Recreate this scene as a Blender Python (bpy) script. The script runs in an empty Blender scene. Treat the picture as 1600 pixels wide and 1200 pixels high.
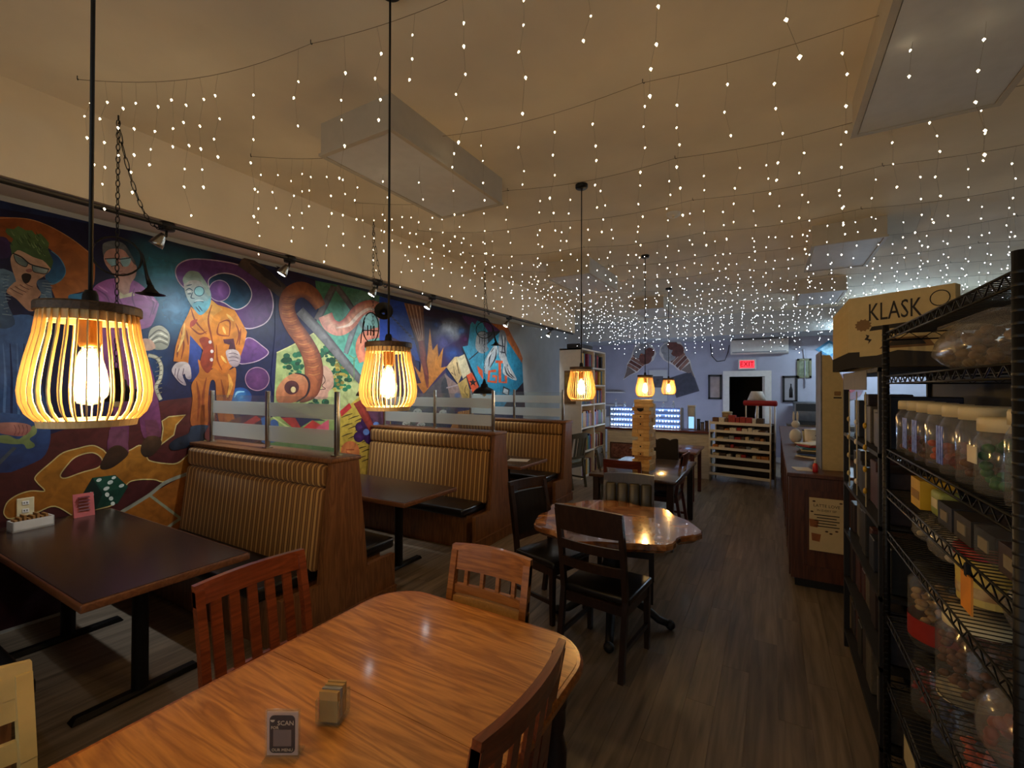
import bpy, bmesh, math, random
from mathutils import Vector, Matrix
rnd = random.Random(7)
SC = bpy.context.scene
COL = SC.collection
PI = math.pi

# ------------------------------------------------------------ camera
FPX, YAW, PITCH, ROLL, EYE = 705.0, math.radians(30), math.radians(0.4), math.radians(0.15), Vector((0, 0, 1.75))
def cam_axes():
    r = Vector((math.cos(YAW), math.sin(YAW), 0)); f = Vector((-math.sin(YAW), math.cos(YAW), 0)); u = Vector((0, 0, 1))
    f2 = f * math.cos(PITCH) + u * math.sin(PITCH); u2 = u * math.cos(PITCH) - f * math.sin(PITCH)
    r3 = r * math.cos(ROLL) + u2 * math.sin(ROLL); u3 = u2 * math.cos(ROLL) - r * math.sin(ROLL)
    return r3, u3, f2
CR, CU, CF = cam_axes()
cd = bpy.data.cameras.new('camera'); cam = bpy.data.objects.new('camera', cd); COL.objects.link(cam)
m = Matrix((CR, CU, -CF)).transposed().to_4x4(); m.translation = EYE
cam.matrix_world = m
cd.sensor_fit = 'HORIZONTAL'; cd.sensor_width = 36.0; cd.lens = 36.0 * FPX / 1600.0
cd.clip_start = 0.02; cd.clip_end = 100
SC.camera = cam

# ------------------------------------------------------------ world, exposure
w = bpy.data.worlds.new('world'); SC.world = w; w.use_nodes = True
wb = w.node_tree.nodes['Background']; wb.inputs[0].default_value = (0.42, 0.42, 0.44, 1); wb.inputs[1].default_value = 0.5
SC.view_settings.view_transform = 'Standard'; SC.view_settings.look = 'None'
SC.view_settings.gamma = 1.0; SC.view_settings.use_curve_mapping = False
SC.view_settings.exposure = 2.2
SC.cycles.use_denoising = True
SC.cycles.max_bounces = 7; SC.cycles.diffuse_bounces = 4; SC.cycles.transparent_max_bounces = 24
SC.cycles.sample_clamp_indirect = 4.0
SC.cycles.caustics_reflective = False; SC.cycles.caustics_refractive = False

E_BULB, E_FAIRY, E_SPOT, E_LED, E_TUBE = 66.0, 3.6, 22.0, 6.0, 20.0

# ------------------------------------------------------------ materials
def lin(c):
    return tuple((x / 255 / 12.92) if x / 255 <= 0.04045 else ((x / 255 + 0.055) / 1.055) ** 2.4 for x in c)
MATS = {}
def newmat(name):
    mt = bpy.data.materials.new(name); mt.use_nodes = True
    nt = mt.node_tree; return mt, nt, nt.nodes['Principled BSDF']
def mat(name, c, rough=0.55, metal=0.0, var=0.12, scale=14.0, c2=None, bump=0.0, spec=0.5, coat=0.0, emit=0.0, stretch=(1, 1, 1)):
    if name in MATS: return MATS[name]
    mt, nt, b = newmat(name); N, L = nt.nodes, nt.links
    a = lin(c); e = lin(c2) if c2 else tuple(min(1, x * (1 + var)) for x in a)
    d = a if c2 else tuple(x * (1 - var) for x in a)
    tc = N.new('ShaderNodeTexCoord'); mp = N.new('ShaderNodeMapping'); mp.inputs['Scale'].default_value = stretch
    nz = N.new('ShaderNodeTexNoise'); nz.inputs['Scale'].default_value = scale; nz.inputs['Detail'].default_value = 5
    rp = N.new('ShaderNodeValToRGB'); rp.color_ramp.elements[0].position = 0.3; rp.color_ramp.elements[1].position = 0.7
    rp.color_ramp.elements[0].color = (*d, 1); rp.color_ramp.elements[1].color = (*e, 1)
    L.new(tc.outputs['Object'], mp.inputs[0]); L.new(mp.outputs[0], nz.inputs['Vector']); L.new(nz.outputs[0], rp.inputs[0]); L.new(rp.outputs[0], b.inputs['Base Color'])
    b.inputs['Roughness'].default_value = rough; b.inputs['Metallic'].default_value = metal
    b.inputs['Specular IOR Level'].default_value = spec; b.inputs['Coat Weight'].default_value = coat; b.inputs['Coat Roughness'].default_value = 0.08
    if emit: L.new(rp.outputs[0], b.inputs['Emission Color']); b.inputs['Emission Strength'].default_value = emit
    if bump:
        bp = N.new('ShaderNodeBump'); bp.inputs['Strength'].default_value = bump; bp.inputs['Distance'].default_value = 0.01
        L.new(nz.outputs[0], bp.inputs['Height']); L.new(bp.outputs[0], b.inputs['Normal'])
    MATS[name] = mt; return mt
def wood(name, c1, c2, along='X', rough=0.4, scale=1.0, coat=0.0, c3=None, ringmix=0.5, space='Object'):
    if name in MATS: return MATS[name]
    mt, nt, b = newmat(name); N, L = nt.nodes, nt.links
    tc = N.new('ShaderNodeTexCoord'); mp = N.new('ShaderNodeMapping')
    s = {'X': (1.2, 14, 14), 'Y': (14, 1.2, 14), 'Z': (14, 14, 1.2)}[along]
    mp.inputs['Scale'].default_value = tuple(v * scale for v in s)
    n1 = N.new('ShaderNodeTexNoise'); n1.inputs['Scale'].default_value = 1.0; n1.inputs['Detail'].default_value = 6; n1.inputs['Distortion'].default_value = 0.6
    n2 = N.new('ShaderNodeTexNoise'); n2.inputs['Scale'].default_value = 6.0; n2.inputs['Detail'].default_value = 4
    ad = N.new('ShaderNodeMix'); ad.data_type = 'FLOAT'; ad.inputs[0].default_value = 1 - ringmix
    wv = N.new('ShaderNodeMath'); wv.operation = 'PINGPONG'; wv.inputs[1].default_value = 0.09
    ml = N.new('ShaderNodeMath'); ml.operation = 'MULTIPLY'; ml.inputs[1].default_value = 11.0
    rp = N.new('ShaderNodeValToRGB'); rp.color_ramp.elements[0].color = (*lin(c1), 1); rp.color_ramp.elements[1].color = (*lin(c2), 1)
    rp.color_ramp.elements[0].position = 0.15; rp.color_ramp.elements[1].position = 0.85
    L.new(tc.outputs[space], mp.inputs[0]); L.new(mp.outputs[0], n1.inputs['Vector']); L.new(mp.outputs[0], n2.inputs['Vector'])
    L.new(n1.outputs[0], wv.inputs[0]); L.new(wv.outputs[0], ml.inputs[0])
    L.new(ml.outputs[0], ad.inputs[2]); L.new(n2.outputs[0], ad.inputs[3]); L.new(ad.outputs[0], rp.inputs[0])
    L.new(rp.outputs[0], b.inputs['Base Color'])
    b.inputs['Roughness'].default_value = rough; b.inputs['Coat Weight'].default_value = coat; b.inputs['Coat Roughness'].default_value = 0.1
    MATS[name] = mt; return mt
def emis(name, c, strength):
    if name in MATS: return MATS[name]
    mt, nt, b = newmat(name); N, L = nt.nodes, nt.links
    N.remove(b); e = N.new('ShaderNodeEmission'); e.inputs[0].default_value = (*c, 1); e.inputs[1].default_value = strength
    L.new(e.outputs[0], N['Material Output'].inputs[0]); MATS[name] = mt; return mt
def clear(name, c, opacity=0.12, rough=0.05, frost=False, glow=0.0):
    """thin glass or clear plastic: mostly see-through, with a glossy skin"""
    if name in MATS: return MATS[name]
    mt, nt, b = newmat(name); N, L = nt.nodes, nt.links
    N.remove(b); tr = N.new('ShaderNodeBsdfTransparent'); tr.inputs[0].default_value = (*c, 1)
    gl = N.new('ShaderNodeBsdfGlossy'); gl.inputs['Roughness'].default_value = rough; gl.inputs[0].default_value = (.9, .9, .9, 1)
    df = N.new('ShaderNodeBsdfDiffuse'); df.inputs[0].default_value = (*c, 1)
    tl = N.new('ShaderNodeBsdfTranslucent'); tl.inputs[0].default_value = (*c, 1)
    lw = N.new('ShaderNodeLayerWeight'); lw.inputs[0].default_value = .5; pw = N.new('ShaderNodeMath'); pw.operation = 'POWER'; pw.inputs[1].default_value = 4; fr = N.new('ShaderNodeMapRange'); fr.inputs[3].default_value = .035; fr.inputs[4].default_value = .7
    L.new(lw.outputs['Facing'], pw.inputs[0]); L.new(pw.outputs[0], fr.inputs[0])
    m1 = N.new('ShaderNodeMixShader'); m2 = N.new('ShaderNodeMixShader'); m3 = N.new('ShaderNodeMixShader')
    m3.inputs[0].default_value = 0.7 if frost else 0.5; L.new(df.outputs[0], m3.inputs[1]); L.new(tl.outputs[0], m3.inputs[2])
    m1.inputs[0].default_value = opacity; L.new(tr.outputs[0], m1.inputs[1]); L.new(m3.outputs[0], m1.inputs[2])
    L.new(fr.outputs[0], m2.inputs[0]); L.new(m1.outputs[0], m2.inputs[1]); L.new(gl.outputs[0], m2.inputs[2])
    L.new(m2.outputs[0], N['Material Output'].inputs[0]); MATS[name] = mt; return mt

# ------------------------------------------------------------ geometry collector
class G:
    def __init__(s): s.v, s.f, s.sm = [], [], []
    def add(s, vs, fs, smooth=False):
        o = len(s.v); s.v += [tuple(v) for v in vs]; s.f += [tuple(i + o for i in f) for f in fs]; s.sm += [smooth] * len(fs); return s
    def box(s, x0, x1, y0, y1, z0, z1):
        return s.add([(x, y, z) for x in (x0, x1) for y in (y0, y1) for z in (z0, z1)],
                     [(0, 1, 3, 2), (4, 6, 7, 5), (0, 4, 5, 1), (2, 3, 7, 6), (0, 2, 6, 4), (1, 5, 7, 3)])
    def hexa(s, a, b):   # two quads, bottom a and top b (each 4 points, ccw)
        return s.add(list(a) + list(b), [(3, 2, 1, 0), (4, 5, 6, 7), (0, 1, 5, 4), (1, 2, 6, 5), (2, 3, 7, 6), (3, 0, 4, 7)])
    def rbox(s, x0, x1, y0, y1, z0, z1, r=0.01, seg=2):
        bm = bmesh.new(); bmesh.ops.create_cube(bm, size=1)
        for v in bm.verts: v.co = Vector(((x0 + x1) / 2 + v.co.x * (x1 - x0), (y0 + y1) / 2 + v.co.y * (y1 - y0), (z0 + z1) / 2 + v.co.z * (z1 - z0)))
        bmesh.ops.bevel(bm, geom=bm.edges[:], offset=r, segments=seg, profile=0.5, affect='EDGES')
        bm.verts.index_update(); s.add([v.co[:] for v in bm.verts], [[v.index for v in f.verts] for f in bm.faces], seg > 1); bm.free(); return s
    def bar(s, p, q, wx, wy, up=(0, 0, 1)):   # rectangular bar from p to q
        p, q = Vector(p), Vector(q); d = (q - p).normalized(); u = Vector(up)
        a = d.cross(u); a = a.normalized() if a.length > 1e-4 else Vector((1, 0, 0)); b = a.cross(d).normalized()
        c = [a * sx * wx / 2 + b * sy * wy / 2 for sx, sy in ((-1, -1), (1, -1), (1, 1), (-1, 1))]
        return s.hexa([p + k for k in c], [q + k for k in c])
    def tube(s, pts, r, n=8, closed=False, cap=True):
        pts = [Vector(p) for p in pts]; rr = r if isinstance(r, (list, tuple)) else [r] * len(pts); vs = []; m_ = len(pts)
        for i, p in enumerate(pts):
            if closed: d = pts[(i + 1) % m_] - pts[i - 1]
            else: d = pts[min(i + 1, m_ - 1)] - pts[max(i - 1, 0)]
            d = d.normalized() if d.length > 0 else Vector((0, 0, 1)); u = Vector((0, 0, 1)) if abs(d.z) < 0.9 else Vector((0, 1, 0))
            a = d.cross(u).normalized(); b = a.cross(d)
            vs += [p + (a * math.cos(2 * PI * k / n) + b * math.sin(2 * PI * k / n)) * rr[i] for k in range(n)]
        fs = []
        for i in range(m_ if closed else m_ - 1):
            j = (i + 1) % m_
            fs += [(i * n + k, j * n + k, j * n + (k + 1) % n, i * n + (k + 1) % n) for k in range(n)]
        s.add(vs, fs, True)
        if cap and not closed: s.add(vs[:n], [tuple(range(n))]); s.add(vs[-n:], [tuple(range(n))[::-1]])
        return s
    def lathe(s, prof, n=20, c=(0, 0, 0), smooth=True, closed=False):
        vs = [(c[0] + r * math.cos(2 * PI * k / n), c[1] + r * math.sin(2 * PI * k / n), c[2] + z) for r, z in prof for k in range(n)]
        m_ = len(prof); fs = []
        for i in range(m_ if closed else m_ - 1):
            j = (i + 1) % m_
            fs += [(i * n + k, i * n + (k + 1) % n, j * n + (k + 1) % n, j * n + k) for k in range(n)]
        return s.add(vs, fs, smooth)
    def prism(s, poly, a0, a1, axis='X'):   # polygon in the other two axes
        def P(u, v, a): return {'X': (a, u, v), 'Y': (u, a, v), 'Z': (u, v, a)}[axis]
        n = len(poly); vs = [P(u, v, a0) for u, v in poly] + [P(u, v, a1) for u, v in poly]
        return s.add(vs, [tuple(range(n))[::-1], tuple(range(n, 2 * n))] + [(k, (k + 1) % n, n + (k + 1) % n, n + k) for k in range(n)])
    def ball(s, c, rx, ry=None, rz=None, n=12, k=7):
        ry = ry or rx; rz = rz or rx
        vs = [(c[0] + rx * math.sin(PI * i / k) * math.cos(2 * PI * j / n), c[1] + ry * math.sin(PI * i / k) * math.sin(2 * PI * j / n), c[2] + rz * math.cos(PI * i / k)) for i in range(k + 1) for j in range(n)]
        return s.add(vs, [(i * n + j, (i + 1) * n + j, (i + 1) * n + (j + 1) % n, i * n + (j + 1) % n) for i in range(k) for j in range(n)], True)
    def xf(s, mtx): s.v = [tuple(mtx @ Vector(v)) for v in s.v]; return s
    def mesh(s, name):
        me = bpy.data.meshes.new(name); me.from_pydata(s.v, [], s.f); me.polygons.foreach_set('use_smooth', s.sm)
        bm = bmesh.new(); bm.from_mesh(me); bmesh.ops.remove_doubles(bm, verts=bm.verts, dist=1e-6); bmesh.ops.recalc_face_normals(bm, faces=bm.faces); bm.to_mesh(me); bm.free()
        return me
    def build(s, name, mt, parent=None):
        me = s.mesh(name); o = bpy.data.objects.new(name, me); COL.objects.link(o)
        if mt: me.materials.append(mt)
        if parent: o.parent = parent
        return o
def tag(o, label, cat, group=None, kind=None):
    o['label'] = label; o['category'] = cat
    if group: o['group'] = group
    if kind: o['kind'] = kind
    return o
def struct(o, label=None):
    o['kind'] = 'structure'
    if label: o['label'] = label
    return o
def thing(name, label, cat, loc=(0, 0, 0), rz=0.0, group=None):
    o = bpy.data.objects.new(name, None); COL.objects.link(o); o.location = loc; o.rotation_euler = (0, 0, rz); o.empty_display_size = 0.1
    return tag(o, label, cat, group)
def inst(me, name, parent, loc=(0, 0, 0), rz=0.0):
    o = bpy.data.objects.new(name, me); COL.objects.link(o); o.parent = parent; o.location = loc; o.rotation_euler = (0, 0, rz); return o
def dup(root, loc, rz, label, group=None):
    r = root.copy(); COL.objects.link(r); r.location = loc; r.rotation_euler = (0, 0, rz); r['label'] = label
    if group: r['group'] = group
    for ch in list(root.children):
        c = ch.copy(); COL.objects.link(c); c.parent = r
        for g in list(ch.children):
            d = g.copy(); COL.objects.link(d); d.parent = c
    return r
def write(name, body, size, mt, parent, loc, rot, align='CENTER', ext=0.0004, xs=1.0):
    cu = bpy.data.curves.new(name, 'FONT'); cu.body = body; cu.size = size; cu.extrude = ext; cu.align_x = align; cu.align_y = 'CENTER'; cu.resolution_u = 2
    t = bpy.data.objects.new(name, cu); COL.objects.link(t)
    me = bpy.data.meshes.new_from_object(t.evaluated_get(bpy.context.evaluated_depsgraph_get())); bpy.data.objects.remove(t); bpy.data.curves.remove(cu)
    o = bpy.data.objects.new(name, me); COL.objects.link(o); me.materials.clear(); me.materials.append(mt); o.parent = parent
    o.location = loc; o.rotation_euler = rot; o.scale = (xs, 1, 1); return o
def ray(x, y): return CF + CR * ((x - 800) / FPX) + CU * ((600 - y) / FPX)
def wallpt(x, y, X):
    d = ray(x, y); return EYE + d * (X / d.x)
def arc(cx, cy, r, a0, a1, n): return [(cx + r * math.cos(a0 + (a1 - a0) * i / n), cy + r * math.sin(a0 + (a1 - a0) * i / n)) for i in range(n + 1)]
def rrect(x0, x1, y0, y1, r, n=6):
    return arc(x1 - r, y1 - r, r, 0, PI / 2, n) + arc(x0 + r, y1 - r, r, PI / 2, PI, n) + arc(x0 + r, y0 + r, r, PI, 1.5 * PI, n) + arc(x1 - r, y0 + r, r, 1.5 * PI, 2 * PI, n)

# ------------------------------------------------------------ palette
M_ceil = mat('ceiling_paint', (228, 214, 188), 0.9, var=0.05, scale=3, bump=0.15)
M_wallpale = mat('pale_wall_paint', (190, 192, 190), 0.85, var=0.05, scale=4)
M_walllilac = mat('lilac_wall_paint', (168, 168, 182), 0.85, var=0.06, scale=4)
M_plank = wood('floor_plank', (66, 54, 46), (104, 88, 76), 'Y', 0.42, 0.9)
M_floor = mat('floor_joint', (34, 29, 26), 0.8)
M_boothwood = wood('booth_wood', (96, 58, 30), (140, 92, 52), 'Z', 0.4, 1.4)
M_black = mat('black_metal', (18, 17, 17), 0.45, metal=0.4)
M_blackpaint = mat('black_paint', (20, 18, 18), 0.6)
M_vinyl = mat('black_vinyl', (24, 21, 20), 0.28, scale=60, bump=0.08)
M_chrome = mat('brushed_steel', (170, 165, 155), 0.28, metal=1.0)
M_cream = mat('cream_plastic', (214, 200, 160), 0.5)
M_white = mat('white_laminate', (216, 212, 204), 0.5, var=0.05)
M_dark = mat('espresso_wood', (34, 22, 17), 0.35, c2=(52, 34, 26), scale=8, stretch=(6, 6, 1))
M_oak = wood('oak_top', (150, 92, 38), (214, 148, 74), 'X', 0.32, 1.1, coat=0.35, ringmix=0.5)
M_oakedge = wood('oak_edge', (130, 72, 24), (186, 112, 46), 'X', 0.3, 1.2, coat=0.4)
M_red = wood('red_brown_wood', (104, 44, 20), (150, 74, 38), 'X', 0.32, 1.2, coat=0.3)
M_kraft = mat('kraft_cardboard', (196, 174, 122), 0.75, var=0.06, scale=30)
M_print = mat('black_print', (26, 20, 20), 0.7)
M_paper = mat('white_paper', (222, 214, 198), 0.8, var=0.04)
M_glass = clear('clear_glass', (0.93, 0.96, 0.95), 0.04, 0.04)
M_frost = clear('frosted_glass', (0.95, 0.96, 0.94), 0.62, 0.35, True)
M_jar = clear('clear_jar_plastic', (0.9, 0.9, 0.88), 0.10, 0.10)
M_bag = clear('clear_bag_film', (0.88, 0.86, 0.82), 0.22, 0.16)
def stripes():
    mt, nt, b = newmat('striped_upholstery'); N, L = nt.nodes, nt.links
    tc = N.new('ShaderNodeTexCoord'); sx = N.new('ShaderNodeSeparateXYZ'); L.new(tc.outputs['Object'], sx.inputs[0])
    ml = N.new('ShaderNodeMath'); ml.operation = 'MULTIPLY'; ml.inputs[1].default_value = 1 / 0.06; L.new(sx.outputs[0], ml.inputs[0])
    fr = N.new('ShaderNodeMath'); fr.operation = 'FRACT'; L.new(ml.outputs[0], fr.inputs[0])
    rp = N.new('ShaderNodeValToRGB'); cr = rp.color_ramp; cr.interpolation = 'LINEAR'
    cols = [(0.0, (206, 158, 88)), (0.30, (210, 162, 92)), (0.36, (120, 78, 36)), (0.58, (118, 78, 36)), (0.62, (176, 130, 72)), (0.70, (176, 130, 72)), (0.74, (120, 78, 36)), (0.94, (120, 78, 36)), (1.0, (206, 158, 88))]
    cr.elements[0].position = 0; cr.elements[0].color = (*lin(cols[0][1]), 1); cr.elements[1].position = 1; cr.elements[1].color = (*lin(cols[-1][1]), 1)
    for p, c in cols[1:-1]: e = cr.elements.new(p); e.color = (*lin(c), 1)
    nz = N.new('ShaderNodeTexNoise'); nz.inputs['Scale'].default_value = 220; L.new(tc.outputs['Object'], nz.inputs['Vector'])
    mx = N.new('ShaderNodeMix'); mx.data_type = 'RGBA'; mx.blend_type = 'MULTIPLY'; mx.inputs[0].default_value = 0.15
    L.new(fr.outputs[0], rp.inputs[0]); L.new(rp.outputs[0], mx.inputs[6]); L.new(nz.outputs[0], mx.inputs[7]); L.new(mx.outputs[2], b.inputs['Base Color'])
    b.inputs['Roughness'].default_value = 0.75; b.inputs['Sheen Weight'].default_value = 0.1
    return mt
M_stripe = stripes()
# ------------------------------------------------------------ room shell
XL, XR, YF, YB, ZC = -4.72, 3.3, -1.6, 12.3, 3.4
def plankmat():
    mt, nt, b = newmat('grey_brown_plank'); N, L = nt.nodes, nt.links
    ge = N.new('ShaderNodeNewGeometry'); oi = N.new('ShaderNodeObjectInfo'); mp = N.new('ShaderNodeMapping'); mp.inputs['Scale'].default_value = (16, 1.1, 1)
    nz = N.new('ShaderNodeTexNoise'); nz.noise_dimensions = '4D'; nz.inputs['Scale'].default_value = 1.6; nz.inputs['Detail'].default_value = 7; nz.inputs['Distortion'].default_value = 0.5
    mm = N.new('ShaderNodeMath'); mm.operation = 'MULTIPLY'; mm.inputs[1].default_value = 20; L.new(oi.outputs['Random'], mm.inputs[0]); L.new(mm.outputs[0], nz.inputs['W'])
    rp = N.new('ShaderNodeValToRGB'); rp.color_ramp.elements[0].position = .25; rp.color_ramp.elements[1].position = .75
    rp.color_ramp.elements[0].color = (*lin((88, 76, 62)), 1); rp.color_ramp.elements[1].color = (*lin((150, 132, 112)), 1)
    hs = N.new('ShaderNodeHueSaturation'); ma = N.new('ShaderNodeMapRange'); ma.inputs[3].default_value = .78; ma.inputs[4].default_value = 1.18; L.new(oi.outputs['Random'], ma.inputs[0]); L.new(ma.outputs[0], hs.inputs['Value'])
    L.new(ge.outputs['Position'], mp.inputs[0]); L.new(mp.outputs[0], nz.inputs['Vector']); L.new(nz.outputs[0], rp.inputs[0]); L.new(rp.outputs[0], hs.inputs['Color']); L.new(hs.outputs[0], b.inputs['Base Color'])
    b.inputs['Roughness'].default_value = .38; b.inputs['Specular IOR Level'].default_value = .45
    return mt
M_plank = plankmat()
floor = struct(G().box(XL, XR, YF, YB, -0.12, -0.004).build('floor', M_plank), 'grey brown wood plank floor')
pl = G().box(-.0743, .0743, -.6095, .6095, -.004, 0).mesh('plank'); pl.materials.append(M_plank)
for i in range(32):
    x = -3.35 + i * .15
    off = (i * 0.43) % 1.22
    for j in range(9):
        y = -0.4 + off + j * 1.22
        if x < -2.75 and y < 2.4: continue
        if y < 9.4: inst(pl, 'plank', floor, (x, y, 0))
struct(G().box(XL, XR, YF, YB, ZC, ZC + .1).build('ceiling', M_ceil), 'off-white plaster ceiling')
struct(G().box(XL - .1, XL, YF, YB, -.12, ZC + .1).build('wall_left', M_wallpale), 'pale wall that carries the mural')
struct(G().box(XR, XR + .1, YF, YB, -.12, ZC + .1).build('wall_right', M_wallpale))
g = G(); DX0, DX1, DZ = -.92, -.16, 2.02
g.box(XL, DX0, YB, YB + .14, -.12, ZC + .1).box(DX1, XR, YB, YB + .14, -.12, ZC + .1).box(DX0, DX1, YB, YB + .14, DZ, ZC + .1)
struct(g.build('wall_rear', M_walllilac), 'lilac grey rear wall with a doorway')
g = G(); WX0, WX1, WZ0, WZ1 = -3.4, 1.8, .5, 2.5
g.box(XL, WX0, YF - .14, YF, -.12, ZC + .1).box(WX1, XR, YF - .14, YF, -.12, ZC + .1).box(WX0, WX1, YF - .14, YF, -.12, WZ0).box(WX0, WX1, YF - .14, YF, WZ1, ZC + .1)
struct(g.build('wall_front', M_wallpale))
win = G()
for k in range(5):
    x = WX0 + (WX1 - WX0) * k / 4; win.box(x - .03, x + .03, YF - .1, YF - .04, WZ0, WZ1)
win = struct(win.box(WX0, WX1, YF - .1, YF - .04, WZ0, WZ0 + .06).box(WX0, WX1, YF - .1, YF - .04, WZ1 - .06, WZ1).build('window_1', M_white), 'shopfront window')
for k in range(4):
    x0 = WX0 + (WX1 - WX0) * k / 4 + .03; G().box(x0, x0 + (WX1 - WX0) / 4 - .06, YF - .075, YF - .07, WZ0 + .06, WZ1 - .06).build('pane', M_glass, win)
# sloping soffit over the booths, rear bulkhead
struct(G().prism([(XL, 3.10), (-3.55, 2.87), (-3.55, ZC), (XL, ZC)], YF, 8.75, 'Y').build('ceiling_soffit', M_ceil), 'boxed ceiling soffit above the booths')
struct(G().box(XL, XR, 11.15, YB, 2.93, ZC).build('ceiling_bulkhead', M_wallpale), 'lower bulkhead along the rear wall')
struct(G().box(XL, XL + .015, 8.75, YB, 0, .12).build('baseboard_left', M_white))
struct(G().box(XL, DX0 - .14, YB - .015, YB, 0, .12).box(DX1 + .14, XR, YB - .015, YB, 0, .12).build('baseboard_rear', M_white))
# doorway
d = struct(G().box(DX0 - .14, DX0, YB - .03, YB + .14, 0, DZ + .14).box(DX1, DX1 + .14, YB - .03, YB + .14, 0, DZ + .14).box(DX0, DX1, YB - .03, YB + .14, DZ, DZ + .14).build('door_1', M_white), 'open doorway with wide white casing')
G().box(DX1 - .05, DX1, YB + .02, YB + .75, 0, DZ - .01).build('door_leaf', M_white, d)
hall = mat('hall_paint', (70, 66, 64), .9)
g = G().box(-2.0, 1.2, 15.0, 15.1, -.12, 2.7).box(-2.1, -2.0, YB + .14, 15.1, -.12, 2.7).box(1.2, 1.3, YB + .14, 15.1, -.12, 2.7).box(-2.1, 1.3, YB + .14, 15.1, 2.7, 2.8).box(-2.1, 1.3, YB + .14, 15.1, -.12, -.004)
struct(g.build('wall_hallway', hall), 'dark hallway behind the doorway')

# ------------------------------------------------------------ ceiling light boxes
M_diff = mat('ceiling_diffuser', (206, 206, 206), .6, var=.04)
M_fixt = mat('fixture_enamel', (188, 178, 160), .6, var=.04)
def troffer(x0, y0, label):
    t = thing('ceiling_light', label, 'ceiling light', (x0 + .3, y0 + .6, ZC), 0, 'box-shaped ceiling lights')
    G().box(-.3, .3, -.6, .6, -.2, 0).build('housing', M_fixt, t)
    G().box(-.275, .275, -.575, .575, -.204, -.2).build('diffuser', M_diff, t)
    for a, b, c, e in ((-.31, -.28, -.61, .61), (.28, .31, -.61, .61), (-.28, .28, -.61, -.58), (-.28, .28, .58, .61)):
        G().box(a, b, c, e, -.208, -.19).build('rim', M_fixt, t)
troffer(-2.45, 1.84, 'unlit ceiling light box nearest the mural, above the oak table')
troffer(.40, 2.02, 'unlit bluish ceiling light box above the wire shelving')
troffer(.35, 5.5, 'unlit ceiling light box above the service counter')
troffer(.35, 8.2, 'unlit ceiling light box over the far end of the service counter')
troffer(-2.6, 5.4, 'unlit ceiling light box above the farthest booth')
troffer(-2.3, 8.4, 'unlit ceiling light box in front of the bookcase')
sd = thing('smoke_detector', 'round white smoke detector on the ceiling', 'smoke detector', (-.81, 4.45, ZC))
G().lathe([(0, -.035), (.045, -.035), (.06, -.02), (.065, 0)], 20).build('cover', M_white, sd); G().lathe([(0, -.04), (.012, -.04), (.012, -.035)], 10).build('button', M_cream, sd)

# ------------------------------------------------------------ pendant lamps
M_slat = wood('pendant_slat_wood', (222, 186, 124), (240, 210, 152), 'Z', .55, 3)
M_ptop = wood('pendant_disc_wood', (62, 44, 28), (92, 66, 40), 'X', .5, 3)
M_bulb = emis('bulb_glow', (1.0, .75, .40), E_BULB)
M_amber = clear('amber_bulb_glass', (1.0, .80, .50), .06, .03)
M_cord = mat('black_cord', (12, 11, 11), .6)
def shade_r(t):   # t 0 bottom .. 1 top
    P = [(0, .078), (.06, .094), (.14, .106), (.26, .1125), (.42, .109), (.6, .101), (.8, .090), (1, .084)]
    for (a, ra), (b, rb) in zip(P, P[1:]):
        if t <= b: return ra + (rb - ra) * (t - a) / (b - a)
    return P[-1][1]
HS = .25
sg = G(); K = 10; rows = []
for i in range(K + 1):
    t = i / K; r = shade_r(t); z = t * HS
    rows += [(r - .0035, -.0014, z), (r + .0035, -.0014, z), (r + .0035, .0014, z), (r - .0035, .0014, z)]
sg.add(rows, [(i * 4 + a, i * 4 + b, i * 4 + 4 + b, i * 4 + 4 + a) for i in range(K) for a, b in ((0, 1), (1, 2), (2, 3), (3, 0))] + [(0, 3, 2, 1), (K * 4, K * 4 + 1, K * 4 + 2, K * 4 + 3)])
slat_me = sg.mesh('slat'); slat_me.materials.append(M_slat)
def pendant(x, y, zb, label):
    t = thing('pendant_lamp', label, 'pendant lamp', (x, y, zb), 0, 'slatted wooden pendant lamps')
    n = 34
    for k in range(n): inst(slat_me, 'slat', t, (0, 0, 0), 2 * PI * k / n + .03)
    G().lathe([(.062, -.006), (.085, -.006), (.088, .010), (.062, .010)], 40, closed=True, smooth=False).build('bottom_ring', M_slat, t)
    G().lathe([(.070, HS - .02), (.0835, HS - .02), (.0835, HS), (.070, HS)], 40, closed=True, smooth=False).build('top_ring', M_slat, t)
    tp = G().lathe([(0, HS + .02), (.092, HS + .02), (.094, HS + .016), (.094, HS), (.02, HS), (0, HS)], 40, smooth=False).build('top_disc', M_ptop, t)
    G().lathe([(0, HS + .055), (.010, HS + .055), (.014, HS + .045), (.016, HS + .02)], 16).build('cord_grip', M_black, tp)
    G().lathe([(.021, HS), (.021, HS - .065), (.0185, HS - .075), (.0, HS - .075)], 18).build('socket', mat('brass_socket', (120, 84, 44), .4, metal=.8), t)
    b = G().lathe([(.013, .172), (.020, .16), (.030, .12), (.035, .09), (.033, .064), (.021, .046), (0, .040)], 18).build('bulb', M_amber, t)
    G().lathe([(0, .168), (.010, .16), (.022, .12), (.027, .09), (.024, .066), (.012, .056), (0, .052)], 14).build('filament', M_bulb, b)
    G().tube([(0, 0, HS + .05), (0, 0, ZC - zb)], .0045, 8).build('cord', M_cord, t)
    G().lathe([(0, ZC - zb - .03), (.046, ZC - zb - .03), (.05, ZC - zb - .024), (.05, ZC - zb)], 24).build('canopy', M_black, t)
pendant(-1.36, .413, 1.665, 'largest lit slatted pendant lamp, in front of the purple-suited figure')
pendant(-1.36, 1.345, 1.66, 'lit slatted pendant lamp above the far end of the oak table')
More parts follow.
